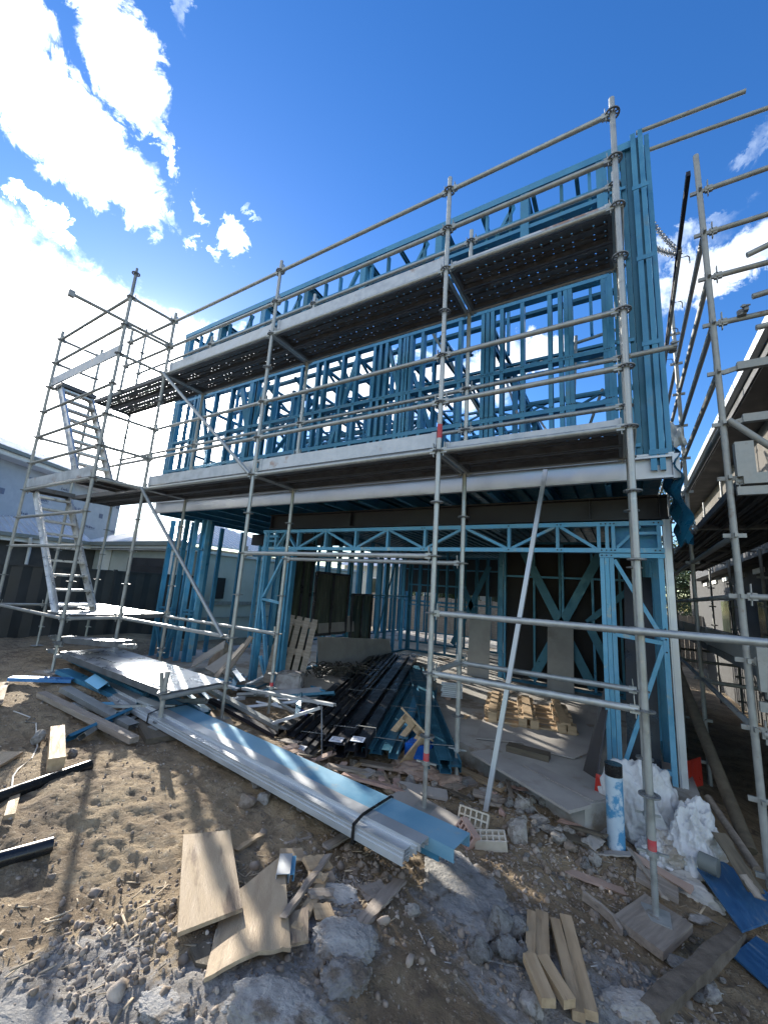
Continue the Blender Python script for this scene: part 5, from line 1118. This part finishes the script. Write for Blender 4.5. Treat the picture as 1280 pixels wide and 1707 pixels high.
# after frame_of the outline's second axis points along d x side, so 'up' is handled by the sign of v
chan(lc, 'blue_channel', off(Lp, .105), off(Rp, .105, e=.16), .21, .07, 'blue_dust', sv)
chan(lc, 'blue_channel', off(Lp, .105, -.045, .3), off(Rp, .11, -.048, .06), .195, .06, 'blue', sv)
for k in range(3): chan(lc, 'galvanised_channel', off(Lp, -.052-.007*k, .004-.018*k, .1*k), off(Rp, -.052-.007*k, .004-.018*k, -.02*k), .095, .04, 'zinc', sv)
for k in range(3): chan(lc, 'galvanised_channel', off(Lp, -.135-.007*k, -.022-.018*k, .15*k), off(Rp, -.135-.007*k, -.022-.018*k, -.06), .07, .038, 'zinc', sv)
for e in (-.42, -3.2):
    bm = bmesh.new(); c = off(Rp, 0, 0, e)
    for (a, b), (c2, d2) in zip([(-.190, -.12), (-.186, -.016), (-.100, .008), (-.004, .010), (.0, .010), (.214, .010), (.218, -.12)], [(-.186, -.016), (-.100, .008), (-.004, .010), (.0, .010), (.214, .010), (.218, -.12), (-.190, -.12)]):
        bar(bm, c+sv*a+uv*b, c+sv*c2+uv*d2, .022, .003, dv)
    obj('strap', bm, 'black_plastic', lc)
# loose channels and offcuts around the low platform
def loose(label, p, q, w, h, mat, lift=.02, group=None, name='steel_offcut', cat='steel offcut', roll=0.):
    p = Vector(p)+Vector((0, 0, lift)); q = Vector(q)+Vector((0, 0, lift)); d = (q-p).normalized(); s = Vector((0, 0, 1)).cross(d).normalized(); s = Matrix.Rotation(roll, 3, d) @ s
    bm = bmesh.new(); extrude(bm, p, q, [(a, -b+h) for a, b in cprof(w, h, .003, .01)][::-1], s); return tag(obj(name, bm, mat), label, cat, group)
loose('wide blue-grey channel lying under the low platform, its open end towards the fence', (-7.334,3.113,-1.403), (-3.929,3.005,-1.566), .22, .05, 'blue_dark', .10)
loose('second blue-grey channel just below the first one beside the low platform', (-6.332,2.655,-1.392), (-4.798,2.885,-1.567), .15, .05, 'blue', .06)
loose('bright blue channel lying flat at the far left of the site', (-6.365,2.154,-1.394), (-5.915,2.626,-1.412), .12, .04, pm('bright_blue_steel', (.06, .22, .55), (.10, .30, .62), 4, .4, .3), .04)
loose('pale galvanised channel lying parallel above the long grey timber', (-5.607,2.418,-1.438), (-4.269,2.512,-1.577), .11, .05, 'galv', .05)
loose('short blue bracket piece sticking up among the offcuts', (-5.638,2.706,-1.426), (-5.328,2.719,-1.474), .12, .06, 'blue_light', .10, roll=.6)
loose('dark green channel leaning down from under the platform, left of its twin', (-5.171,3.602,-1.569), (-4.233,3.339,-1.602), .07, .04, 'blue_dark', .05)
loose('dark green channel leaning down from under the platform, right of its twin', (-5.191,3.815,-1.595), (-4.212,3.462,-1.605), .06, .04, 'blue_dark', .08)
loose('long pale channel slanting from the middle standard down to the long channels', (-4.567,3.5,-1.372), (-3.385,3.678,-1.653), .08, .04, 'galv', .02)
loose('short white-topped flat bar next to the middle standard', (-5.292,4.062,-1.632), (-4.746,4.207,-1.695), .07, .03, 'zinc', .16)
loose('long perforated pale angle crossing the offcut heap towards the black packs', (-4.429,4,-1.431), (-2.832,3.9,-1.314), .05, .03, 'zinc', .0)
loose('perforated pale angle slanting up right in the offcut heap', (-3.432,3.6,-1.557), (-2.858,3.7,-1.303), .05, .03, 'zinc', .0)
loose('thin upright bent rod beside the perforated angle', (-2.858,3.7,-1.303), (-2.596,3.45,-1.786), .012, .012, 'rosette', .0)
loose('wide white-edged channel end beside the labelled narrow black pack', (-3.332,3.643,-1.651), (-3.515,4.371,-1.696), .12, .05, 'galv', .08)
loose('dark brown channel under the long pale one in the offcut heap', (-4.361,3.45,-1.464), (-3.272,3.489,-1.628), .07, .04, 'beam', .0)
r = random.Random(23)
GS = [(-5.579,4.368,-1.604), (-5.341,4.762,-1.716), (-4.681,4.65,-1.708), (-4.145,3.939,-1.659), (-3.912,4.236,-1.675), (-3.976,4.655,-1.698), (-4.219,5.199,-1.724), (-4.564,3.905,-1.662), (-4.897,2.904,-1.559), (-4.743,2.631,-1.563), (-4.554,2.916,-1.556)]
for i in range(46):
    c = Vector(r.choice(GS))+Vector((r.gauss(0, .28), r.gauss(0, .22), r.uniform(.02, .16))); a = r.uniform(-1.2, 1.2); l = r.uniform(.12, .5); d = Vector((math.cos(a), math.sin(a), r.uniform(-.15, .2)))*l
    loose('short galvanised or blue steel offcut lying at random in the heap by the middle standard', c-d, c+d, r.uniform(.03, .09), r.uniform(.02, .045), r.choice(['zinc', 'galv', 'blue', 'blue_dark', 'galv_old', 'zinc']), 0, 'steel offcuts heaped beside the low platform', roll=r.uniform(-1, 1))
# white bag with blue print in the heap
def cloth(name, label, cat, p, sx, sy, sz, rz, seed, mat, fold=.22, freq=1.6, tilt=(0, 0), sub=5, prn=None):
    bm = bmesh.new(); bmesh.ops.create_icosphere(bm, subdivisions=sub, radius=1)
    from mathutils import noise as mn
    for v in bm.verts:
        q = v.co.copy(); o = Vector((seed*3.7, seed, 0)); n1_ = mn.noise(q*freq+o); n2_ = abs(mn.noise(q*freq*2.3+o*2)); n3_ = abs(mn.noise(q*freq*5+o*3)); n4_ = abs(mn.noise(Vector((q.x*9, q.y*9, q.z*3))+o))
        n5_ = abs(mn.noise(Vector((q.x*3.2+q.z*1.5, q.y*3.2-q.z*1.5, q.z*.8))+o*1.3)); c1_ = mn.voronoi(Vector((q.x*2.0, q.y*2.0, q.z*1.3))+o+Vector((n1_, n2_, 0))*.8)[0][0]; c2_ = mn.voronoi(Vector((q.x*4.6, q.y*4.6, q.z*3.2))+o*2)[0][0]; c3_ = mn.voronoi(q*9+o)[0][0]; v.co = q*(1+fold*1.3*n1_-fold*.6*n2_-fold*1.0*n5_+fold*.40*(c2_-.4)+fold*.30*(c3_-.4)); v.co.z = max(v.co.z, -.55); v.co = Vector((v.co.x*sx, v.co.y*sy, v.co.z*sz))
    return tag(obj(name, bm, mat, smooth=1, loc=p, rot=(tilt[0], tilt[1], rz)), label, cat)
cloth('bag', 'crumpled white bag with blue print in the offcut heap', 'bag', tuple(Vector((-3.896,4.626,-1.692))+Vector((0, 0, .08))), .22, .14, .08, .2, 11, 'bag', .3, 2.2, sub=4)
ct = text(None, 'IZSY', .07, Vector((-3.298,3.85,-1.471)), (1, -.1, 0), (0, .35, .93), pm('blue_print', (.02, .04, .35)), 'bag_print'); tag(ct, 'blue lettering on the crumpled bag in the offcut heap', 'printed patch')
# boards and rubble in the passage at the left
r = random.Random(31)
for i, (p, q, w, m, lb) in enumerate((((-5.96,4.3,-1.369), (-5.64,4.6,-1.051), .35, 'board', 'wide broken grey board leaning in the passage, leftmost'), ((-5.274,4.1,-1.346), (-5.255,4.5,-1.13), .22, 'board', 'broken grey board overlapping the leftmost one in the passage'), ((-5.062,4.2,-1.369), (-4.93,4.5,-0.842), .12, 'wood_grey', 'long grey timber leaning up against the left stud panel'), ((-4.999,4,-1.371), (-4.841,4.3,-0.93), .10, 'wood_grey', 'second grey timber beside the one leaning on the stud panel'))):
    between('leaning_board', lb, 'board', p, q, w, .02, m, 0, rollx=.2)
RK('big brown boulder of rubble in the passage beside the left stud panel', (-5.265,4.679,-1.6), .42, 'stone_brown', 1, sc=(1, .8, 1.0))
RK('dark brown heap of earth behind the leaning boards in the passage', (-6.14,5.021,-1.6), .6, 'stone_brown', 2, sc=(1.1, .9, 1.3))
# things on the near left ground
between('timber', 'long grey squared timber lying on the left mound towards the short post', 'timber', (-5.602,2.197,-1.435), (-3.878,2.311,-1.54), .085, .05, 'wood_grey', .03)
between('timber', 'pale sunlit timber block end standing in the dirt near the black pipe', 'timber', (-4.467,1.934,-1.512), (-3.584,1.591,-1.461), .10, .09, 'wood', .02)
between('timber', 'flat pale board corner at the left edge above the black pipe', 'board', (-4.051,1.334,-1.495), (-4.236,1.551,-1.492), .16, .018, 'ply', .02)
between('timber', 'short pale stake poking out under the upper black pipe', 'stake', (-3.12,1.198,-1.451), (-3.415,1.318,-1.468), .05, .03, 'wood', .0)
between('timber', 'thin pale chip of board at the left edge near the blue channel', 'board', (-5.434,1.782,-1.407), (-6.351,2.101,-1.397), .08, .015, 'ply', .02)
def pipe(label, p, q, r_, mat, name='pipe', hollow=True, lift=0., half=False):
    p = Vector(p)+Vector((0, 0, lift)); q = Vector(q)+Vector((0, 0, lift)); bm = bmesh.new()
    if half: pr = [(r_*math.cos(a), r_*math.sin(a)) for a in np.linspace(.2, math.pi*1.45, 16)]+[(r_*.9*math.cos(a), r_*.9*math.sin(a)) for a in np.linspace(math.pi*1.45, .2, 16)]; extrude(bm, p, q, pr)
    else:
        n = 24; d, x, y = frame_of(q-p); R0 = []
        for (c, rr_) in ((p, r_*.88), (p, r_), (q, r_), (q, r_*.88)): R0.append([bm.verts.new(c+x*u+y*v) for u, v in circ(rr_, n)])
        for k in range(4):
            a, b = R0[k], R0[(k+1) % 4]
            for i in range(n): bm.faces.new((a[i], a[(i+1) % n], b[(i+1) % n], b[i]))
    return tag(obj(name, bm, mat, smooth=.8), label, 'pipe')
pipe('black plastic pipe coming in from the left edge over the mound, the upper one', (-3.38,1.075,-1.458), (-3.531,1.794,-1.484), .038, 'black_plastic', lift=.035)
pipe('black plastic half pipe at the left edge, the lower one', (-2.757,0.931,-1.469), (-2.701,1.255,-1.492), .037, 'black_plastic', lift=.03, half=False)
# white string
pts = [(-5.196,1.843,-1.416), (-5,1.916,-1.447), (-4.902,1.848,-1.454), (-4.856,1.918,-1.47), (-4.619,1.841,-1.488), (-4.308,1.747,-1.502), (-4.072,1.628,-1.5), (-3.943,1.506,-1.501), (-3.82,1.437,-1.498), (-3.53,1.338,-1.484)]
bm = bmesh.new(); path_tube(bm, [Vector(p)+Vector((0, 0, .012)) for p in pts], .006, 6); tag(obj('string', bm, 'wire', smooth=1), 'pale cord trailing over the mound at the left', 'cord')
# plywood sheets
P1 = Vector((-2.287,1.753,-1.55)); P2 = Vector((-2.114,1.944,-1.577)); P3 = Vector((-1.539,1.544,-1.53)); P4 = Vector((-1.648,1.302,-1.509))
def sheet(name, label, P, t, mat, lift, sag=0., cat='board', tear=0, seed=0, nu=10, nv=12):
    r = random.Random(seed); bm = bmesh.new(); top = []
    ax = (P[1]-P[0]).normalized()
    c = sum((p for p in P), Vector())/4; base = max(p.z for p in P)+lift
    rows = []
    for j in range(nv+1):
        v = j/nv; row = []
        for i in range(nu+1):
            u = i/nu; p = P[0].lerp(P[1], u).lerp(P[3].lerp(P[2], u), v); z = P[0].z*(1-v)+P[3].z*v+lift+sag*math.sin(u*math.pi)*v*v
            if j in (0, nv) and tear: p = p+(P[3]-P[0]).normalized()*r.uniform(-tear, tear)
            if i in (0, nu) and tear: p = p+ax*r.uniform(-tear, tear)*.3
            row.append(bm.verts.new((p.x, p.y, z)))
        rows.append(row)
    for a, b in zip(rows, rows[1:]):
        for i in range(nu): bm.faces.new((a[i], a[i+1], b[i+1], b[i]))
    g_ = bmesh.ops.extrude_face_region(bm, geom=bm.faces[:])
    for v in g_['geom']:
        if isinstance(v, bmesh.types.BMVert): v.co.z += t
    bmesh.ops.recalc_face_normals(bm, faces=bm.faces)
    # local X along the long side, for the grain
    d = (P[3]-P[0]); a = math.atan2(d.y, d.x); m = Matrix.Translation(c) @ Matrix.Rotation(a, 4, 'Z'); bmesh.ops.transform(bm, matrix=m.inverted(), verts=bm.verts)
    o = obj(name, bm, mat); o.matrix_world = m; return tag(o, label, cat)
sheet('plywood_sheet', 'straight-edged tan plywood sheet, the upper left of the two on the ground', [P1, P2, P3, P4], .017, 'ply', .045)
sheet('plywood_sheet', 'plywood sheet with a curved sagging lower edge, under the tan one', [Vector((-1.7,1.58,-1.533)), Vector((-1.728,2.008,-1.603)), Vector((-1.247,1.55,-1.533)), Vector((-1.416,1.264,-1.504))], .015, 'ply', .012, .03, tear=.006, seed=2)
sheet('plywood_sheet', 'small pale ply offcut sticking out right of the curved plywood', [Vector((-1.414,1.68,-1.545)), Vector((-1.357,1.789,-1.56)), Vector((-1.225,1.637,-1.544)), Vector((-1.283,1.566,-1.535))], .014, 'ply', .03)
sheet('plywood_sheet', 'dark ply corner poking out below the tan plywood sheet', [Vector((-1.592,1.326,-1.51)), Vector((-1.564,1.406,-1.515)), Vector((-1.454,1.323,-1.507)), Vector((-1.511,1.298,-1.507))], .014, 'wood_dark', .005)
# splintered timber bits right of the plywood
B_ = [('narrow grey lath leaning over the splinters', (-1.376,1.64,-1.54), (-1.589,2.245,-1.646), .035, 'wood_grey', .06), ('second grey lath beside the first in the splinters', (-1.302,1.637,-1.541), (-1.485,2.084,-1.623), .05, 'wood', .04),
 ('curled brown ply scrap at the top of the splinter heap', (-1.627,2.072,-1.619), (-1.557,2.221,-1.645), .11, 'wood', .05), ('square pale wood piece in the splinter heap', (-1.322,1.806,-1.562), (-1.268,1.881,-1.577), .11, 'wood', .03),
 ('flat brown offcut above the square pale piece', (-1.42,1.879,-1.577), (-1.346,1.966,-1.595), .06, 'wood_grey', .05), ('small brown offcut high in the splinter heap', (-1.536,1.982,-1.604), (-1.456,2.047,-1.616), .06, 'wood', .06),
 ('tan ply scrap left of the white bracket', (-1.805,2.047,-1.605), (-1.725,2.157,-1.622), .10, 'ply', .03), ('grey pointed shard right of the splinter heap', (-1.136,1.913,-1.581), (-1.19,2.411,-1.674), .075, 'wood_grey', .02), ('wide grey shard over the pointed one', (-1.27,2.148,-1.631), (-1.218,2.285,-1.655), .09, 'wood_grey', .02),
 ('light wood stake lying under the end of the long channels', (-1.679,2.328,-1.644), (-1.67,2.709,-1.686), .06, 'wood_grey', .03), ('slim pale wood splinter on the dirt above the plywood', (-2.028,1.941,-1.584), (-2.057,2.181,-1.606), .035, 'wood', .015), ('thin brown stick on the dirt under the channels', (-1.889,2.199,-1.614), (-1.826,2.354,-1.628), .015, 'wood_grey', .01)]
for lb, a, b, w, m, l in B_: between('timber_scrap', lb, 'timber scrap', a, b, w, .014, m, l, rollx=rnd.uniform(-.15, .15), rough=.006, ends=.02)
loose('short white and blue metal bracket lying in the splinters above the plywood', (-1.577,1.841,-1.576), (-1.708,2.006,-1.604), .07, .04, 'zinc', .06)
loose('small blue metal strip against the white bracket', (-1.563,1.889,-1.586), (-1.682,2.037,-1.61), .035, .03, 'blue_light', .06)
# four pale timbers bottom right of centre
for lb, a, b, w, l in (('pale timber, upper left of the four short lengths near the bottom edge', (-0.511,2.685,-1.739), (-0.451,2.323,-1.705), .045, .03), ('pale timber just right of the upper left one', (-0.468,2.743,-1.755), (-0.393,2.321,-1.711), .065, .03), ('pale timber, right-hand one with a split beside the rubble', (-0.399,2.733,-1.756), (-0.236,2.216,-1.734), .05, .03), ('longest pale timber on the right of the four', (-0.356,2.82,-1.775), (-0.196,2.263,-1.748), .06, .035), ('pale timber crossing at the bottom, left side', (-0.45,2.304,-1.704), (-0.339,2.129,-1.706), .06, .06), ('pale timber crossing at the bottom, right side', (-0.402,2.345,-1.713), (-0.269,2.204,-1.726), .055, .06)):
    between('timber', lb, 'timber', a, b, w, .035, 'wood', l)
between('timber', 'thick dirt-caked beam slanting across the lower right corner', 'beam', (0.021,2.528,-1.809), (0.514,3.666,-1.964), .085, .05, 'mud', .02, rough=.008, ends=.02)
bm = bmesh.new(); pts = [Vector((-0.305,3.237,-1.86))+Vector((0, 0, .05)), Vector((-0.21,3.2,-1.866))+Vector((0, 0, .045)), Vector((-0.139,3.152,-1.861))+Vector((0, 0, .035)), Vector((-0.099,3.09,-1.859))+Vector((0, 0, .02))]
for a, b in zip(pts, pts[1:]): bar(bm, a, b+(b-a)*.04, .05, .02, (0, 0, 1))
tag(obj('curved_offcut', bm, 'wood_grey'), 'curved pale offcut lying left of the square sole board', 'offcut')
between('board', 'split grey board under the jack base behind the square sole board', 'board', (-0.013,3.81,-1.885), (0.225,3.796,-1.925), .18, .03, 'wood_grey', .015)
# the brown and pink scraps between the channels and the black packs
SC = [('flat brown plank lying in front of the labelled packs', (-2.38,3.24,-1.638), (-2.041,3.7,-1.772), .10, 'wood_grey'), ('reddish plank beside the flat brown one', (-2.204,3.233,-1.662), (-1.702,3.537,-1.769), .09, 'brick_pink'), ('pink broken board under the red-banded standard', (-1.804,3.559,-1.758), (-1.416,3.732,-1.78), .14, 'board'), ('grey broken board behind the flat brown plank', (-2.357,3.758,-1.756), (-2.011,3.946,-1.791), .12, 'wood_grey'), ('brown timber running from the inner standard towards the slab', (-1.527,4.338,-1.788), (-1.032,4.169,-1.779), .10, 'wood'), ('short thick brown timber by the prop tube foot', (-1.235,3.921,-1.773), (-1.03,3.955,-1.773), .10, 'wood_grey'), ('tan board piece under the inner standard', (-1.539,3.893,-1.79), (-1.316,4.17,-1.783), .12, 'wood_grey'), ('thin lath lying across the brown scraps', (-2.165,3.092,-1.65), (-2.343,3.737,-1.757), .03, 'wood'), ('grey plank end right of the inner standard base', (-1.143,3.8,-1.772), (-0.977,3.849,-1.772), .06, 'wood_grey')]
for lb, a, b, w, m in SC: between('scrap_board', lb, 'scrap board', a, b, w, .022, m, .03, rollx=rnd.uniform(-.2, .2), rough=.004, ends=.015)
r = random.Random(91)
for i in range(34):
    c = Vector(r.choice([(-2.19,3.509,-1.749), (-1.823,3.538,-1.756), (-1.501,3.6,-1.78), (-1.231,3.748,-1.778), (-0.973,4.148,-1.779), (-0.612,4.109,-1.798), (-0.408,3.91,-1.826), (-0.199,3.797,-1.863), (-2.477,3.515,-1.723), (-2.724,3.257,-1.604), (-0.012,3.901,-1.884)]))+Vector((r.gauss(0, .16), r.gauss(0, .10), 0)); c.z = gz(c.x, c.y)+r.uniform(.0, .03)
    a = r.uniform(-1.6, 1.6); l = r.uniform(.06, .22); d = Vector((math.cos(a)*l, math.sin(a)*l, r.uniform(-.02, .03)))
    between('board_scrap', 'small broken scrap of board lying among the rubble in front of the slab', 'board scrap', c-d, c+d, r.uniform(.03, .10), r.uniform(.008, .02), r.choice(['wood_grey', 'board', 'ply', 'wood_grey', 'card', 'brick_pink', 'wood_dark']), .01, rollx=r.uniform(-.25, .25), rough=.007, ends=.025, group='broken board scraps among the rubble')
cloth('paper', 'crumpled brown paper sheet below the broken crate', 'paper', tuple(Vector((-1.843,4.081,-1.789))+Vector((0, 0, .04))), .30, .20, .08, .4, 21, 'card', .35, 1.5)
cloth('paper', 'smaller crumpled brown paper between the two standards', 'paper', tuple(Vector((-1.546,4.059,-1.783))+Vector((0, 0, .03))), .18, .16, .06, 1., 24, 'card', .35, 1.8, sub=4)
# broken crate
t = thing('broken_crate', 'broken open timber crate leaning by the dark blue channels', 'crate', tuple(Vector((-2.161,4.244,-1.6))), (R(52), R(18), R(-25)))
for c, s in (((0, -.16, 0), (.34, .07, .025)), ((0, .20, 0), (.34, .07, .025)), ((-.15, .02, 0), (.07, .42, .025)), ((.15, .02, 0), (.07, .42, .025)), ((0, .02, .02), (.07, .42, .02))):
    bm = bmesh.new(); box(bm, c, s); obj('slat', bm, 'wood', t)
for c, s in (((.10, .24, .10), (.46, .02, .16)), ((.28, .05, .10), (.02, .36, .12))):
    bm = bmesh.new(); box(bm, c, s); obj('side_board', bm, 'wood', t)
bm = bmesh.new(); box(bm, (0, 0, .07), (.30, .22, .14)); bmesh.ops.bevel(bm, geom=bm.edges[:], offset=.012, segments=2, affect='EDGES'); tag(obj('blue_tub', bm, pm('bright_blue_plastic', (.01, .10, .42), None, 4, .35), loc=(-1.89,4.195,-1.68), rot=(0, 0, .1)), 'bright blue plastic tub beside the red-banded standard', 'tub')
# ---------------------------------------------------------------- right foreground
pv = thing('upright_pipe', 'grey-blue plastic pipe with blue streaks standing upright in the rubble before the bags', 'pipe', (-.135, 4.02, -1.93))
bm = bmesh.new(); n = 28; ring = []
for (z, rr_) in ((-.1, .062), (.66, .062), (.66, .056), (-.1, .056)): ring.append([bm.verts.new((rr_*math.cos(2*math.pi*i/n), rr_*math.sin(2*math.pi*i/n), z)) for i in range(n)])
for k in range(3):
    for i in range(n): bm.faces.new((ring[k][i], ring[k][(i+1) % n], ring[k+1][(i+1) % n], ring[k+1][i]))
obj('pipe_wall', bm, 'pvc', pv, smooth=.8)
bm = bmesh.new(); extrude(bm, (0, 0, .60), (0, 0, .685), circ(.064, 28)); obj('taped_cap', bm, 'black_plastic', pv, smooth=.8)
cloth('bulk_bag', 'large slumped white woven bag behind the upright grey pipe', 'bag', (.04, 4.42, -1.68), .30, .25, .40, .3, 31, 'bag', .26, .9, (R(-8), R(6)), 6)
cloth('bulk_bag', 'smaller crumpled white woven bag right of the front standard, dirty at its mouth', 'bag', (.37, 4.25, -1.74), .20, .18, .30, .9, 36, 'bag', .30, 1.1, (0, R(8)), 6)
cloth('bulk_bag', 'flattened muddy woven bag spread at the foot of the white bags', 'bag', (.22, 4.02, -1.97), .30, .16, .10, -.4, 41, 'bag_dirty', .32, 1.3, (R(6), 0), 6)
cloth('bulk_bag', 'low white folded bag between the two upright ones', 'bag', (.17, 4.16, -1.84), .18, .15, .15, .2, 44, 'bag', .32, 1.3, sub=6)
bm = bmesh.new(); tube(bm, (.38, 4.02, -1.74), (.48, 3.98, -1.74), .055, 20); tag(obj('tape_roll', bm, 'gutter', smooth=.8), 'dark roll lying in the mouth of the smaller white bag', 'roll')
slabface('red_sheet', 'bright red plastic sheet at the slab edge left of the white bag', [(-0.283,4.35,-1.464), (-0.173,4.35,-1.472), (-0.121,4.3,-1.656), (-0.303,4.35,-1.659)], (0, 1, 0), .006, 'red')
slabface('red_sheet', 'dark red panel standing at the foot of the corner post', [(0.437,5.2,-1.44), (0.604,5.6,-1.473), (0.606,5.6,-1.739), (0.441,5.2,-1.674)], (0, 1, 0), .006, 'red')
# blue board, from the alley mouth towards the corner
sheet('blue_board', 'large scratched blue board lying on the ground at the right edge', [Vector((0.305,4.266,-1.914)), Vector((0.454,4.367,-1.941)), Vector((0.86,4.01,-1.989)), Vector((0.519,3.58,-1.97))], .012, 'blue_sheet', .10)
sheet('blue_board', 'second blue board piece below the first, cut off by the right edge', [Vector((0.443,3.419,-1.968)), Vector((0.6,3.686,-1.97)), Vector((0.867,3.592,-2.019)), Vector((0.662,3.263,-2.019))], .012, 'blue_sheet', .045)
for i, (lb, a, b, w, m) in enumerate((('white slat lying in front of the muddy bag', (0.107,4.1,-1.898), (0.313,4.008,-1.93), .03, 'tag'), ('pale rope-like strip beside the blue board', (0.267,4.063,-1.919), (0.396,3.89,-1.943), .02, 'tag'), ('dark timber beneath the right-hand scaffolding', (0.529,4.2,-1.642), (0.658,3.9,-1.812), .10, 'wood_dark'), ('grey timber offcut at the foot of the right-hand scaffolding', (0.599,3.9,-1.733), (0.655,3.8,-1.792), .05, 'wood_grey'), ('green-grey flattened leaves and strips left of the pipe', (-0.483,3.81,-1.815), (-0.243,3.911,-1.852), .10, 'wood_dark'))):
    between('debris_strip', lb, 'debris', a, b, w, .012, m, .03, rough=.006, ends=.01)

# ---------------------------------------------------------------- scattered small stuff: gravel, splinters
ico = bmesh.new(); bmesh.ops.create_icosphere(ico, subdivisions=1, radius=1); iv = np.array([v.co[:] for v in ico.verts]); ifc = np.array([[v.index for v in f.verts] for f in ico.faces]); ico.free()
def scatter(name, label, mat, X, Y, S, seed, shape='stone'):
    rg = np.random.default_rng(seed); n = len(X); Zg = gh(X, Y)
    if shape == 'stone':
        B = iv[None]*(1+rg.uniform(-.35, .35, (n, 12, 1)))*rg.uniform(.55, 1.15, (n, 1, 3)); F_ = ifc
    else:
        c = np.array([(-1, -.08, 0), (1, -.12, 0), (1, .1, 0), (-1, .12, 0), (-1, -.08, .04), (1, -.1, .04), (1, .1, .04), (-1, .1, .04)]); B = np.repeat(c[None], n, 0)*rg.uniform(.6, 1.3, (n, 1, 3)); F_ = np.array([(0, 3, 2), (0, 2, 1), (4, 5, 6), (4, 6, 7), (0, 1, 5), (0, 5, 4), (1, 2, 6), (1, 6, 5), (2, 3, 7), (2, 7, 6), (3, 0, 4), (3, 4, 7)])
    a = rg.uniform(0, 6.283, n); tl = rg.uniform(-.35, .35, n); ca, sa, ct_, st_ = np.cos(a), np.sin(a), np.cos(tl), np.sin(tl)
    x = B[..., 0]*ct_[:, None]+B[..., 2]*st_[:, None]; z = -B[..., 0]*st_[:, None]+B[..., 2]*ct_[:, None]; y = B[..., 1]
    V = np.stack([x*ca[:, None]-y*sa[:, None], x*sa[:, None]+y*ca[:, None], z], -1)*S[:, None, None]; V[..., 0] += X[:, None]; V[..., 1] += Y[:, None]; V[..., 2] += (Zg+S*.05)[:, None]
    k = B.shape[1]; Fa = (F_[None]+(np.arange(n)*k)[:, None, None]).reshape(-1, 3); me = bpy.data.meshes.new(name)
    me.vertices.add(n*k); me.vertices.foreach_set('co', V.astype(np.float32).ravel()); me.loops.add(Fa.size); me.loops.foreach_set('vertex_index', Fa.astype(np.int32).ravel()); me.polygons.add(len(Fa)); me.polygons.foreach_set('loop_start', (np.arange(len(Fa))*3).astype(np.int32)); me.update(); me.validate(); me.materials.append(M[mat])
    return tag(inst(name, me), label, None, kind='stuff')
r = random.Random(77)
for i in range(26):
    x, y = r.uniform(-4.6, .1), r.uniform(5.2, 9.8)
    if -2.2 < x < -.4 and 5.6 < y < 7.2: continue
    between('floor_offcut', 'small offcut of board or steel lying on the dim garage floor', 'offcut', (x, y, -1.597), (x+r.uniform(-.3, .3), y+r.uniform(-.2, .3), -1.597), r.uniform(.02, .10), r.uniform(.008, .03), r.choice(['wood', 'wood_grey', 'board', 'zinc', 'card']), 0, group='offcuts strewn over the garage floor')
rg = np.random.default_rng(3)
def cloud_pts(n, centers, seed):
    rg = np.random.default_rng(seed); c = np.array([(p[0], p[1], s) for p, s in centers]); i = rg.integers(0, len(c), n); return c[i, 0]+rg.normal(0, 1, n)*c[i, 2], c[i, 1]+rg.normal(0, 1, n)*c[i, 2]
X, Y = rg.uniform(-7, 1.6, 9000), rg.uniform(.5, 4.6, 9000); S = rg.gamma(2, .0019, 9000)+.0015
scatter('gravel', 'fine loose gravel scattered over the clay', 'gravel', X, Y, S, 1)
X, Y = cloud_pts(5200, [((-0.639,2.888,-1.778), .22), ((-0.7,2.367,-1.682), .20), ((-1.401,2.081,-1.618), .20), ((-0.681,3.457,-1.797), .22), ((-0.565,4.512,-1.793), .22), ((-1.738,3.859,-1.794), .25), ((-1.801,0.96,-1.503), .3), ((-0.231,3.642,-1.875), .2), ((-1.271,1.402,-1.513), .25), ((-1.422,2.486,-1.676), .2), ((0.017,2.721,-1.833), .2), ((-0.928,4.185,-1.779), .2), ((-1.898,1.212,-1.509), .2)], 5)
S = np.random.default_rng(6).gamma(1.5, .0042, len(X))+.0025
scatter('gravel', 'coarser pale concrete crumbs among the rubble', 'gravel', X, Y, S, 2)
X, Y = cloud_pts(900, [((-0.737,3.327,-1.794), .25), ((-0.516,4.093,-1.808), .25), ((-0.197,3.733,-1.87), .2), ((-1.68,3.736,-1.785), .3), ((-1.492,1.989,-1.605), .22), ((-3.93,3.746,-1.643), .35), ((-0.641,2.61,-1.717), .25), ((-1.529,2.823,-1.726), .3), ((0.078,2.982,-1.876), .25), ((-0.916,4.66,-1.785), .2)], 17)
scatter('rubble_chips', 'flat pale flakes of broken board and concrete strewn on the dirt', 'flakes', X, Y, np.random.default_rng(18).uniform(.008, .032, len(X)), 13, 'chip')
X, Y = cloud_pts(620, [((-1.556,1.829,-1.573), .12), ((-1.411,1.99,-1.602), .14), ((-1.752,1.849,-1.576), .12), ((-1.703,1.447,-1.519), .3), ((-1.993,1.14,-1.507), .3), ((-1.738,3.859,-1.794), .25), ((-4.81,2.542,-1.557), .3), ((-0.319,3.834,-1.844), .25), ((-1.474,2.429,-1.668), .2), ((0.119,3.702,-1.916), .2)], 7)
scatter('splinters', 'small wood splinters and chips strewn on the dirt', 'chips', X, Y, np.random.default_rng(8).uniform(.012, .055, len(X)), 3, 'chip')
